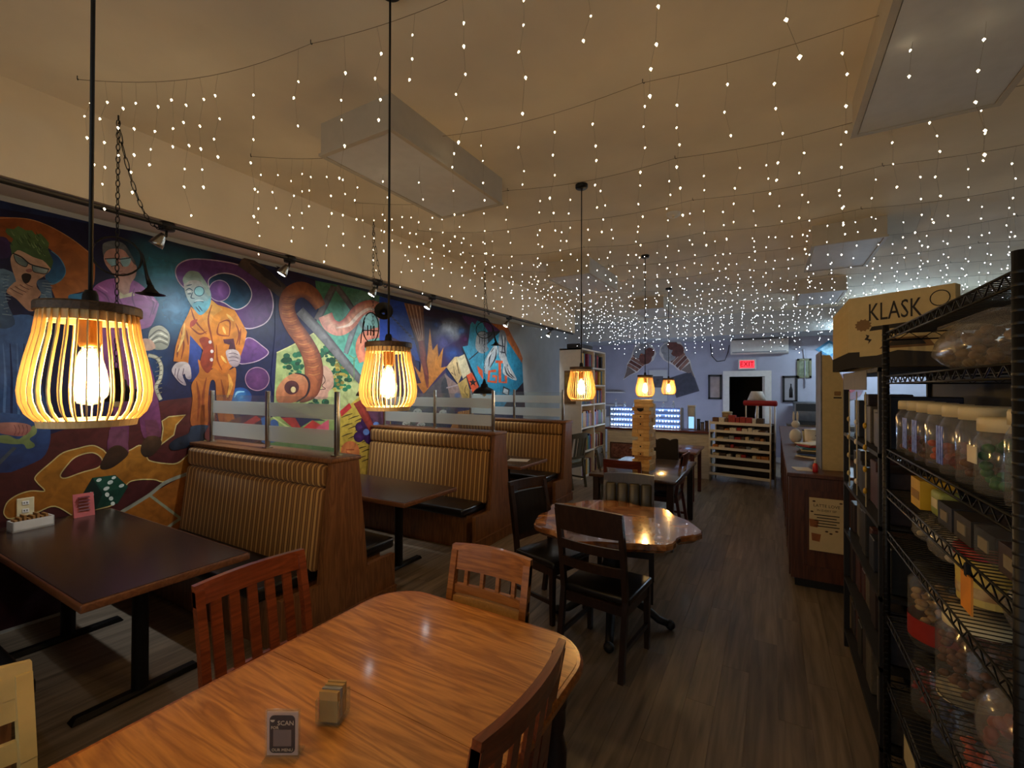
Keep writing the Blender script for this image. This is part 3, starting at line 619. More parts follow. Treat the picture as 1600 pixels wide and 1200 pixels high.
p.poly('A', [(996, 632), (1075, 622), (1088, 680), (1048, 696)], (150, 200, 206)); p.poly('A', [(1128, 624), (1222, 618), (1205, 690), (1152, 694)], (160, 206, 210))
p.stroke('A', [(980, 628), (1080, 622), (1130, 630), (1225, 616)], 9, (34, 40, 52)); p.stroke('A', [(1040, 700), (1090, 685), (1120, 660), (1150, 698)], 6, (34, 40, 52))
p.stroke('A', [(1100, 790), (1150, 765), (1190, 775)], 8, (150, 84, 76)); p.stroke('A', [(1095, 725), (1110, 745), (1150, 740)], 6, (170, 104, 94))
for pts in ([(890, 900), (1000, 980), (1040, 1100)], [(1060, 860), (1100, 980), (1180, 1100)], [(1260, 900), (1240, 1000), (1300, 1150)], [(1380, 960), (1440, 1040), (1400, 1180)], [(1480, 1020), (1430, 1150)]): p.stroke('A', pts, [4, 16, 6], (122, 56, 122))
for pts in ([(920, 880), (1010, 940)], [(1300, 920), (1380, 1000)], [(1420, 1000), (1460, 1030)]): p.stroke('A', pts, [6, 18, 4], (204, 124, 190))
p.poly('F', [(505, 545), (515, 510), (550, 500), (578, 530), (570, 575), (535, 582), (515, 570)], (196, 190, 160), (140, 140, 120), (0, 1))
for k in range(5): p.stroke('F', [(508, 540 + k * 8), (540, 515 + k * 10), (572, 530 + k * 9)], 4, (232, 226, 200) if k % 2 else (110, 106, 92))
p.stroke('F', [(505, 600), (535, 610), (550, 640), (546, 680), (532, 710), (548, 752)], 13, (206, 200, 168), edge=(130, 124, 100))
for k in range(9): p.stroke('F', [(528 + 3 * (k % 3), 612 + k * 15), (552, 606 + k * 15)], 3, (120, 112, 92), sm=False)
p.poly('F', [(485, 545), (515, 548), (530, 575), (500, 585), (482, 570)], (206, 160, 130))
p.done()
p = Paint('painted_gold_path')
def gold(c, pts, out=True, cc=((176, 110, 26), (150, 84, 20))):
    p.poly(c, pts, cc[0], cc[1], (.2, 1))
    if out: p.stroke(c, pts, 9 if c == 'E' else 4, OUT, closed=True)
gold('E', [(30, 690), (60, 620), (140, 565), (240, 535), (348, 535), (290, 470), (278, 420), (400, 310), (490, 238), (600, 205), (720, 180), (800, 212), (850, 245), (1000, 222), (1100, 180), (1150, 280), (1180, 302), (1280, 320), (1390, 315), (1500, 220), (1600, 140), (1760, 150), (1720, 330), (1470, 390), (1290, 462), (1200, 446), (1060, 450), (985, 488), (890, 640), (640, 700), (600, 745), (430, 655), (280, 705), (90, 750), (40, 730)])
p.poly('E', [(470, 415), (510, 350), (590, 270), (720, 236), (795, 285), (770, 350), (640, 390), (510, 435)], (90, 30, 26)); p.stroke('E', [(470, 415), (510, 350), (590, 270), (720, 236), (795, 285), (770, 350), (640, 390), (510, 435)], 9, OUT, closed=True)
p.poly('F', [(548, 905), (556, 850), (552, 825), (575, 810), (632, 804), (600, 838), (592, 872)], (176, 110, 26), sm=False); p.stroke('F', [(548, 905), (556, 850), (552, 825), (575, 810), (632, 804), (600, 838), (592, 872), (548, 905)], 4, OUT, sm=False)
for c, pts in (('E', [(950, 700), (1160, 570), (1470, 395), (1700, 330), (1700, 900), (1200, 900)]),): p.poly(c, pts, (168, 96, 24), (150, 78, 22), (1, 0), False)
p.stroke('E', [(940, 705), (1160, 570), (1290, 470), (1470, 398)], 26, (150, 150, 130)); p.stroke('E', [(1170, 570), (1290, 660), (1410, 750)], 22, (146, 150, 120)); p.stroke('E', [(1310, 820), (1420, 740), (1500, 690)], 22, (150, 150, 126))
p.done()
p = Paint('painted_die')
p.poly('E', [(620, 600), (720, 432), (900, 410), (1000, 500), (920, 632), (700, 692), (660, 668)], (18, 60, 46), sm=False)
p.poly('E', [(620, 600), (720, 432), (800, 560), (750, 680), (700, 692), (660, 668)], (10, 34, 28), sm=False); p.poly('E', [(720, 432), (900, 410), (1000, 500), (820, 545)], (24, 76, 58), sm=False)
for x, y, a, b in ((772, 450, 22, 13), (888, 432, 18, 11), (860, 468, 24, 15), (948, 494, 22, 13), (830, 516, 26, 14), (712, 564, 20, 22), (836, 564, 17, 18), (866, 594, 18, 16), (880, 634, 17, 15)): p.blob('E', x, y, a, b, (216, 226, 214), rot=-.4, n=12)
p.done()
p = Paint('painted_shoes')
p.poly('E', [(850, 60), (990, 40), (1005, 240), (850, 210)], (112, 56, 78), sm=False); p.poly('E', [(1130, -20), (1220, -20), (1262, 110), (1150, 130)], (112, 52, 74), sm=False)
p.poly('E', [(780, 340), (800, 290), (860, 200), (935, 180), (1002, 240), (940, 310), (860, 360), (795, 368)], (70, 42, 22), (40, 24, 16), (0, 1)); p.poly('E', [(1098, 200), (1120, 140), (1160, 108), (1230, 110), (1262, 165), (1200, 250), (1140, 272), (1104, 245)], (84, 52, 28), (44, 28, 18), (0, 1))
p.done()
p = Paint('painted_purple_question_mark')
PUR = (112, 56, 128); ring = [(120, 165), (140, 115), (210, 88), (330, 94), (450, 115), (530, 150), (600, 205), (645, 270), (658, 345), (640, 410), (595, 452), (510, 470), (440, 420), (300, 330), (160, 240)]
p.poly('B', ring, PUR, (84, 40, 100), (1, 1)); p.stroke('B', ring, 6, (206, 176, 190), closed=True)
hole = [(300, 215), (330, 180), (390, 165), (460, 182), (515, 222), (540, 282), (515, 338), (455, 365), (390, 330), (330, 300)]
p.poly('B', hole, (16, 40, 70), (30, 90, 120), (-.5, 1)); p.stroke('B', hole, 5, (220, 200, 200), closed=True)
p.blob('B', 362, 262, 58, 58, (150, 92, 170), (104, 60, 130)); p.stroke('B', [(362 + 58 * math.cos(k * .785), 262 + 58 * math.sin(k * .785)) for k in range(8)], 4, (206, 176, 190), closed=True)
hook = [(505, 530), (540, 525), (590, 560), (632, 602), (590, 640), (530, 660), (470, 660), (480, 600)]
p.poly('B', hook, (118, 60, 130), (86, 46, 110), (0, 1)); p.stroke('B', hook, 5, (196, 160, 180), closed=True)
p.blob('B', 570, 748, 66, 64, (110, 54, 110), (80, 38, 88)); p.stroke('B', [(570 + 66 * math.cos(k * .785), 748 + 64 * math.sin(k * .785)) for k in range(8)], 4, (176, 130, 150), closed=True)
p.blob('B', 476, 850, 64, 56, (60, 130, 190), (20, 60, 130)); p.stroke('B', [(445, 850), (460, 822), (500, 818)], [4, 12, 4], (130, 190, 220))
p.done()
p = Paint('painted_orange_suited_figure')
p.poly('B', [(200, 510), (262, 580), (250, 660), (255, 740), (190, 760), (180, 640)], (56, 84, 170), (26, 40, 100), (0, 1))
p.poly('B', [(245, 640), (300, 700), (350, 680), (410, 700), (452, 690), (446, 800), (425, 900), (452, 1000), (365, 992), (345, 860), (338, 765), (312, 765), (298, 880), (296, 1002), (205, 1002), (214, 860), (208, 780), (250, 710)], (206, 116, 32), (150, 70, 24), (.2, 1))
for pts in ([(235, 760), (250, 860), (240, 980)], [(290, 740), (270, 860), (282, 980)], [(370, 750), (390, 860), (385, 980)], [(420, 740), (410, 860), (430, 980)]): p.stroke('B', pts, [4, 18, 6], (140, 60, 22))
p.stroke('B', [(410, 720), (425, 780), (405, 850)], [6, 24, 8], (222, 150, 56))
p.poly('B', [(318, 312), (352, 340), (445, 368), (482, 430), (514, 490), (496, 570), (472, 640), (410, 702), (376, 726), (340, 690), (318, 690), (290, 722), (252, 662), (272, 590), (200, 508), (196, 600), (190, 662), (108, 650), (120, 570), (150, 470), (188, 392), (205, 350), (262, 398)], (240, 150, 34), (206, 106, 24), (.1, 1), False)
p.poly('B', [(250, 530), (298, 520), (332, 585), (322, 680), (292, 716), (256, 660), (272, 590)], (172, 62, 26), (140, 46, 24), (0, 1))
p.poly('B', [(318, 312), (352, 345), (380, 365), (330, 400), (300, 480), (262, 398)], (246, 176, 70), (232, 140, 40), (0, 1), False)
for pts in ([(320, 340), (300, 420), (318, 520), (335, 600)], [(205, 360), (230, 430), (290, 500)], [(150, 480), (165, 560), (150, 640)], [(200, 460), (250, 500), (292, 486)], [(360, 440), (400, 425), (420, 440), (415, 510)], [(360, 440), (352, 500), (415, 512)], [(450, 440), (470, 500), (455, 560)], [(180, 480), (190, 560)], [(345, 560), (350, 640), (376, 700)], [(480, 470), (470, 560)], [(135, 560), (128, 630)]): p.stroke('B', pts, [3, 11, 4], (150, 62, 20))
for pts in ([(170, 440), (160, 520), (130, 600)], [(400, 390), (440, 430)], [(380, 460), (395, 500)], [(370, 620), (400, 660)]): p.stroke('B', pts, [4, 16, 4], (250, 190, 84))
for x, y in ((310, 545), (320, 596), (318, 642)): p.blob('B', x, y, 9, 10, (226, 206, 196), n=10)
p.poly('B', [(205, 430), (240, 420), (225, 450), (200, 462)], (186, 60, 30))
p.poly('B', [(165, 215), (200, 170), (250, 172), (292, 222), (316, 285), (306, 350), (262, 396), (228, 372), (182, 300)], (214, 190, 168), (120, 190, 200), (.5, 1))
p.poly('B', [(160, 195), (190, 156), (230, 155), (258, 172), (300, 240), (312, 290), (290, 280), (262, 215), (205, 205), (170, 225)], (140, 160, 130), (176, 196, 180), (0, 1))
p.poly('B', [(215, 335), (250, 310), (290, 320), (310, 300), (306, 350), (262, 396), (228, 372)], (130, 206, 214), (90, 170, 190), (0, 1))
p.blob('B', 250, 265, 27, 26, (150, 220, 220), n=16); p.stroke('B', [(250 + 27 * math.cos(k * .785), 265 + 26 * math.sin(k * .785)) for k in range(8)], 4, (50, 90, 110), closed=True)
for pts in ([(175, 262), (195, 250), (215, 262)], [(215, 270), (205, 300), (225, 305)], [(220, 330), (245, 318), (275, 325)], [(185, 280), (208, 278)], [(230, 350), (255, 380)], [(245, 345), (268, 375)], [(180, 235), (210, 228)]): p.stroke('B', pts, [3, 7, 3], (54, 84, 100))
p.stroke('B', [(225, 322), (245, 315), (275, 318)], [4, 10, 4], (206, 226, 220)); p.stroke('B', [(186, 268), (205, 266)], 7, (236, 236, 226))
p.poly('B', [(98, 700), (125, 660), (175, 655), (200, 680), (206, 745), (180, 745), (170, 720), (160, 735), (178, 782), (150, 775), (118, 740)], (214, 196, 186), (150, 130, 136), (0, 1))
for pts in ([(140, 690), (130, 740), (160, 770)], [(165, 690), (158, 730)], [(120, 690), (115, 730)]): p.stroke('B', pts, 5, (104, 84, 96))
p.poly('B', [(382, 530), (440, 526), (452, 590), (470, 640), (430, 640), (410, 590), (418, 560), (388, 552)], (96, 40, 56), (60, 24, 40), (0, 1), False)
p.poly('B', [(396, 600), (420, 585), (460, 592), (478, 630), (468, 670), (440, 682), (415, 660)], (206, 184, 176), (150, 126, 130), (0, 1))
for k in range(3): p.stroke('B', [(412, 610 + k * 20), (440, 606 + k * 20), (465, 616 + k * 18)], 4, (110, 86, 96))
p.poly('B', [(85, 1112), (120, 1078), (190, 1048), (210, 1008), (300, 1005), (306, 1060), (235, 1108), (112, 1142)], (44, 54, 72), (20, 24, 36), (0, 1)); p.poly('B', [(360, 995), (452, 1000), (470, 1060), (400, 1090), (350, 1060)], (36, 44, 60))
p.done()
p = Paint('painted_green_panel')
p.poly('C', [(38, -10), (290, 72), (300, 260), (280, 400), (50, 525), (30, 800), (10, 700), (38, 400)], (24, 24, 66), (26, 30, 74), (0, 1), False)
p.poly('C', [(40, -30), (292, 72), (292, 130), (120, 60)], (40, 22, 60), sm=False)
p.poly('C', [(288, 74), (400, 95), (560, 130), (742, 186), (742, 500), (560, 720), (440, 620), (330, 480), (285, 400), (310, 250)], (66, 128, 88), (96, 190, 170), (.3, 1), False)
p.blob('C', 600, 300, 170, 190, (160, 220, 212), 'fade')
p.poly('C', [(48, 525), (280, 402), (440, 540), (565, 700), (600, 900), (500, 1000), (30, 840)], (164, 178, 104), (186, 192, 120), (1, 0), False)
p.stroke('C', [(48, 525), (180, 462), (280, 402)], 7, (214, 206, 130), sm=False)
for cx, cy, r, n_ in ((150, 590, 70, 26), (380, 540, 60, 22), (450, 700, 75, 30), (470, 620, 50, 14), (300, 830, 60, 16)):
    for k in range(n_):
        a, q = rnd.uniform(0, 2 * PI), r * math.sqrt(rnd.random()); gg = rnd.uniform(.6, 1.25); s_ = rnd.uniform(10, 26)
        p.blob('C', cx + q * math.cos(a), cy + q * math.sin(a), s_, s_ * .8, (30 * gg, 104 * gg, 66 * gg), n=9)
for k in range(26): p.blob('C', 430 + rnd.gauss(0, 24), 640 + rnd.gauss(0, 70), 12, 10, (186, 160, 60) if k % 2 else (140, 120, 44), n=8)
p.poly('C', [(320, 640), (350, 605), (395, 650), (402, 730), (370, 770), (360, 810), (280, 810), (300, 770), (330, 740)], (206, 160, 130), (196, 140, 116), (0, 1)); p.stroke('C', [(335, 660), (350, 700), (330, 730), (352, 750), (318, 755)], 5, (90, 60, 50))
p.done()
p = Paint('painted_grey_beams')
BE, BE2 = (120, 110, 106), (74, 66, 66)
p.stroke('B', [(480, 95), (580, 160), (720, 275)], [70, 80, 70], (96, 74, 58), edge=(60, 46, 44)); p.stroke('B', [(530, 110), (620, 170), (700, 240)], [6, 40, 6], (40, 34, 38))
p.stroke('C', [(405, 110), (350, 220), (300, 320)], [40, 44, 44], BE, edge=BE2); p.stroke('C', [(420, 110), (480, 190), (520, 250)], [36, 36, 30], BE, edge=BE2)
p.stroke('C', [(545, 330), (510, 430), (478, 530)], [34, 36, 30], (130, 136, 134), edge=(86, 90, 94)); p.stroke('C', [(540, 300), (590, 370), (640, 430)], [26, 26, 22], (130, 150, 150))
p.stroke('C', [(190, 262), (330, 410), (470, 580), (590, 720)], [60, 62, 56, 40], (128, 124, 122), edge=(74, 72, 76))
for a, b in (((530, 560), (530, 700)), ((530, 560), (600, 520)), ((500, 540), (530, 560))): p.stroke('C', [a, b], 6, (110, 140, 90), sm=False)
p.done()
p = Paint('painted_pink_serpent')
p.stroke('C', [(350, 290), (380, 350), (440, 375), (500, 340), (560, 265), (630, 235), (690, 260), (725, 330), (705, 390), (650, 405), (590, 430), (568, 500), (590, 580)], [90, 88, 84, 74, 66, 60, 56], (236, 178, 148), (240, 140, 96), edge=(206, 104, 92))
p.stroke('C', [(420, 370), (500, 350), (560, 290), (630, 250), (690, 280)], [6, 22, 20, 8], (250, 216, 190))
p.poly('C', [(750, 480), (780, 450), (830, 450), (860, 480), (850, 520), (760, 520)], (214, 150, 110), (150, 110, 130), (0, 1))
p.done()
p = Paint('painted_orange_serpent')
p.stroke('C', [(320, 240), (270, 165), (200, 130), (130, 165), (110, 250), (145, 350), (215, 450), (265, 550), (280, 650), (255, 760), (180, 800)], [70, 92, 100, 104, 100, 100, 104, 112, 116, 110, 80], (190, 108, 46), (176, 90, 50), edge=(104, 44, 28))
for k in range(22):
    t = k / 21; a = [(130, 165), (110, 250), (145, 350), (215, 450), (265, 550), (280, 650)]; i = min(int(t * 5), 4); f_ = t * 5 - i; x = a[i][0] + (a[i + 1][0] - a[i][0]) * f_; y = a[i][1] + (a[i + 1][1] - a[i][1]) * f_
    p.stroke('C', [(x - 38, y + 8), (x, y + 14), (x + 38, y + 2)], [2, 5, 2], (206, 130, 66) if k % 2 else (130, 62, 34))
p.poly('C', [(45, 760), (90, 690), (160, 652), (220, 668), (248, 720), (230, 790), (170, 830), (60, 838)], (216, 140, 90), (170, 84, 46), (.4, 1)); p.stroke('C', [(160, 652), (222, 668), (250, 720), (232, 790), (170, 832)], [6, 14, 14, 6], (44, 26, 34))
p.blob('C', 140, 742, 46, 44, (60, 26, 32), (90, 40, 40)); p.blob('C', 150, 755, 16, 19, (222, 196, 130), n=12)
p.done()
p = Paint('painted_blue_sky')
p.poly('D', [(-40, 68), (40, 90), (170, 120), (235, 330), (290, 600), (160, 560), (40, 500), (-40, 560)], (22, 74, 206), (30, 60, 150), (0, 1), False)
for k in range(16): p.stroke('D', [(50 + k * 12, 230 + k * 13), (80 + k * 12, 250 + k * 12)], [4, 18, 4], (60, 74, 150) if k % 2 else (30, 40, 104))
p.poly('D', [(0, 420), (60, 400), (140, 440), (240, 560), (300, 760), (320, 900), (0, 900)], (70, 40, 84), (60, 34, 60), (0, 1), False)
p.done()
p = Paint('painted_galaxy')
p.poly('D', [(165, 120), (320, 150), (640, 220), (880, 285), (945, 350), (690, 590), (640, 480), (600, 600), (500, 660), (480, 900), (300, 900), (290, 600)], (44, 24, 50), (70, 44, 96), (.6, 1), False)
p.blob('D', 520, 350, 150, 110, (196, 204, 214), 'fade', -.3, 24); p.blob('D', 480, 440, 110, 120, (84, 80, 140), 'fade', 0, 20); p.blob('D', 628, 350, 46, 48, (100, 140, 206), 'fade'); p.blob('D', 560, 540, 90, 80, (54, 84, 160), 'fade'); p.blob('D', 420, 300, 60, 70, (54, 66, 120), 'fade')
p.blob('D', 660, 420, 60, 70, (96, 36, 96), 'fade'); p.poly('D', [(640, 225), (760, 260), (740, 300), (690, 300), (660, 270)], (92, 40, 110)); p.poly('D', [(800, 280), (890, 300), (940, 350), (880, 380), (830, 340)], (104, 44, 120))
p.done()
p = Paint('painted_paintbrush')
p.poly('D', [(160, 122), (318, 148), (328, 430), (272, 440), (215, 300)], (190, 130, 84), (120, 66, 40), (1, 0), False)
for k in range(9): p.stroke('D', [(180 + k * 15, 130 + k * 3), (225 + k * 11, 290), (278 + k * 5, 436)], [8, 5, 3], (226, 180, 136) if k % 2 else (140, 82, 52))
p.stroke('D', [(300, 430), (318, 560), (338, 700), (350, 830)], [54, 50, 44, 14], (150, 66, 46), edge=(90, 34, 30))
p.done()
p = Paint('painted_burst')
p.poly('D', [(370, 325), (392, 510), (432, 455), (440, 565), (480, 485), (462, 650), (512, 640), (440, 720), (320, 865), (262, 780), (300, 775), (240, 635), (292, 690), (308, 560), (345, 610)], (214, 140, 44), (200, 112, 30), (0, 1), False)
p.stroke('D', [(312, 560), (326, 620), (340, 700), (352, 815)], [46, 44, 40, 12], (146, 62, 44), edge=(86, 34, 30)); p.blob('D', 344, 735, 18, 24, (120, 44, 34))
p.done()
p = Paint('painted_tiles')
p.poly('D', [(300, 880), (500, 690), (640, 920), (560, 1010), (240, 1010)], (96, 84, 84), (70, 66, 76), (0, 1), False)
p.poly('D', [(505, 645), (572, 562), (602, 560), (634, 700), (600, 782)], (222, 190, 130), (196, 160, 100), (0, 1), False)
p.poly('D', [(590, 570), (652, 540), (704, 690), (640, 740)], (222, 206, 160), sm=False); p.poly('D', [(598, 782), (668, 728), (715, 905), (640, 912)], (206, 170, 90), (180, 140, 60), (0, 1), False)
p.stroke('D', [(545, 690), (578, 715), (560, 640), (610, 700), (590, 605)], 8, (60, 44, 34), sm=False); p.stroke('D', [(670, 790), (655, 840), (680, 880)], 6, (120, 84, 40))
p.poly('D', [(490, 700), (600, 790), (640, 912), (540, 912)], (150, 120, 110), sm=False); p.poly('D', [(460, 790), (500, 730), (520, 860), (480, 900)], (60, 60, 66)); p.stroke('D', [(505, 815), (600, 790)], 10, (170, 150, 150), sm=False)
p.poly('D', [(668, 712), (712, 688), (772, 800), (722, 862)], (232, 84, 40), sm=False)
st = []
for k in range(10):
    r = 36 if k % 2 == 0 else 14; a = -PI / 2 + k * PI / 5; st.append((722 + r * math.cos(a), 770 + r * math.sin(a)))
p.poly('D', st, (34, 24, 26), sm=False); p.blob('D', 595, 880, 26, 30, (70, 96, 150), (120, 110, 120))
p.poly('D', [(600, 1010), (720, 990), (750, 1180), (520, 1180)], (196, 130, 60), (170, 100, 44), (0, 1), False)
for k in range(6): p.stroke('D', [(620 + k * 18, 1000), (600 + k * 24, 1160)], 5, (120, 70, 34))
for k, (x, y) in enumerate(((220, 1000), (270, 1010), (360, 1010), (180, 1110), (240, 1110), (300, 1120), (360, 1130), (480, 1020), (540, 1010))): p.blob('D', x, y, 36, 28, (170, 166, 160) if k % 2 else (70, 70, 78), n=12); p.stroke('D', [(x - 20, y - 8), (x, y + 8), (x + 22, y - 4)], [3, 8, 3], (40, 40, 46))
p.poly('D', [(720, 870), (780, 860), (800, 960), (740, 980)], (200, 200, 190))
p.done()
p = Paint('painted_cyan_panel')
p.poly('D', [(700, 300), (715, 275), (740, 300), (755, 265), (800, 285), (840, 350), (860, 390), (945, 350), (1040, 470), (1125, 610), (1132, 770), (1030, 885), (960, 985), (900, 985), (772, 800), (632, 480), (680, 470), (690, 400)], (46, 176, 214), (40, 134, 176), (.2, 1), False)
p.blob('D', 880, 620, 170, 150, (80, 200, 230), 'fade')
p.poly('D', [(870, 288), (1000, 308), (1045, 400), (1100, 500), (1128, 575), (1122, 612), (1055, 510), (985, 400), (940, 345)], (232, 130, 44), (222, 110, 40), (0, 1), False)
p.stroke('D', [(632, 480), (700, 640), (772, 800)], 10, (24, 30, 44), sm=False); p.stroke('D', [(690, 585), (800, 490), (945, 350)], 9, (24, 30, 44), sm=False)
p.poly('D', [(830, 360), (945, 350), (880, 420), (845, 440)], (40, 40, 44), sm=False)
p.poly('D', [(760, 370), (835, 365), (838, 470), (850, 500), (800, 535), (745, 490)], (206, 210, 206), (120, 130, 140), (1, 0)); p.stroke('D', [(760, 372), (795, 352), (835, 368), (796, 386)], 5, (40, 44, 54), closed=True)
for x in (775, 795, 815): p.stroke('D', [(x, 400), (x + 2, 460)], [3, 8, 3], (64, 70, 84))
p.poly('D', [(945, 345), (985, 360), (1000, 440), (995, 540), (1010, 610), (1078, 740), (1050, 748), (1000, 720), (965, 690), (970, 620), (935, 560), (930, 440)], (150, 156, 162), (214, 216, 214), (0, 1)); 
p.poly('D', [(905, 462), (925, 520), (900, 590), (860, 660), (850, 700), (815, 690), (812, 620), (840, 550)], (214, 220, 220), (170, 180, 186), (0, 1))
for pts in ([(955, 380), (965, 460), (955, 540)], [(985, 400), (980, 500), (995, 560)], [(890, 490), (860, 560), (850, 640)], [(912, 500), (905, 570), (860, 650)], [(1000, 620), (1020, 690), (1060, 735)], [(980, 640), (1000, 700), (1050, 740)], [(935, 470), (985, 480)], [(940, 520), (990, 530)]): p.stroke('D', pts, [4, 12, 4], (40, 46, 58))
for pts in ([(968, 390), (975, 470)], [(830, 600), (850, 560), (885, 510)], [(1005, 640), (1030, 700)]): p.stroke('D', pts, [4, 10, 3], (240, 242, 240))
ORG = (240, 92, 44)
p.poly('D', [(755, 632), (800, 672), (805, 750), (782, 712), (766, 690)], ORG, sm=False)
for pts in ([(910, 675), (855, 680), (848, 760), (910, 768), (912, 720), (880, 720)], [(940, 600), (942, 768), (992, 770), (990, 715)], [(905, 600), (965, 604)]): p.stroke('D', pts, 22, ORG, sm=False)
p.poly('D', [(968, 800), (1022, 825), (1015, 880), (960, 860)], (60, 66, 76), sm=False); p.poly('D', [(975, 815), (1010, 832), (1005, 870), (968, 852)], (190, 200, 204), sm=False)
p.poly('D', [(1030, 885), (1132, 768), (1150, 980), (960, 985)], (44, 30, 36), sm=False)
p.done()
p = Paint('painted_yellow_field')
p.poly('C', [(420, 920), (560, 800), (700, 830), (760, 960), (740, 1300), (420, 1300), (300, 1150)], (206, 176, 60), (180, 140, 46), (0, 1), False)
for k in range(26): p.stroke('C', [(450 + (k % 5) * 42, 930 + k * 12), (485 + (k % 5) * 42, 915 + k * 12), (520 + (k % 5) * 42, 905 + k * 12)], [3, 8, 3], (84, 62, 26))
p.poly('C', [(440, 890), (500, 838), (515, 868), (450, 925)], (206, 50, 50), sm=False); p.blob('C', 505, 1140, 58, 64, (232, 140, 70), (206, 104, 54)); p.stroke('C', [(530, 1130), (480, 1130), (482, 1150), (520, 1160)], 8, (176, 76, 40), sm=False)
p.poly('C', [(590, 850), (700, 850), (750, 930), (740, 1000), (640, 1010)], (110, 60, 90), (90, 44, 70), (0, 1))
for x, y, r in ((570, 990, 34), (610, 960, 40), (600, 1030, 42), (650, 1000, 40), (560, 1050, 34), (630, 1060, 38), (670, 980, 26)): p.blob('C', x, y, r, r, (84, 40, 104), (50, 22, 70), n=14)
for x, y in ((605, 1020), (668, 975)): p.blob('C', x, y, 20, 20, (96, 130, 200), n=12)
p.stroke('C', [(550, 830), (600, 920), (655, 1030)], [56, 52, 34], (176, 60, 44), edge=(110, 30, 30))
p.poly('C', [(650, 1060), (720, 1050), (700, 1200), (620, 1200)], (40, 44, 60))
p.poly('C', [(0, 930), (60, 920), (180, 1000), (260, 950), (410, 950), (410, 1160), (0, 1120)], (160, 176, 90), (70, 100, 60), (0, 1), False)
p.poly('C', [(70, 930), (160, 930), (195, 990), (170, 1015)], (176, 44, 40), sm=False); p.poly('C', [(190, 1012), (270, 945), (320, 975), (250, 1030)], (214, 44, 40), sm=False); p.poly('C', [(250, 1030), (320, 975), (372, 940), (372, 1030)], (236, 84, 110), sm=False)
p.poly('C', [(0, 960), (50, 950), (60, 1060), (0, 1080)], (50, 90, 150)); p.stroke('C', [(20, 925), (110, 985), (185, 1015)], 10, (214, 214, 130)); p.poly('B', [(300, 1010), (360, 1010), (460, 960), (590, 950), (600, 1090), (300, 1090)], (96, 40, 36), (60, 40, 56), (1, 0)); p.poly('B', [(460, 1010), (560, 950), (590, 970), (480, 1040)], (170, 50, 44), sm=False); p.stroke('B', [(600, 960), (615, 1060), (600, 1100)], 26, (50, 90, 150))
p.done()
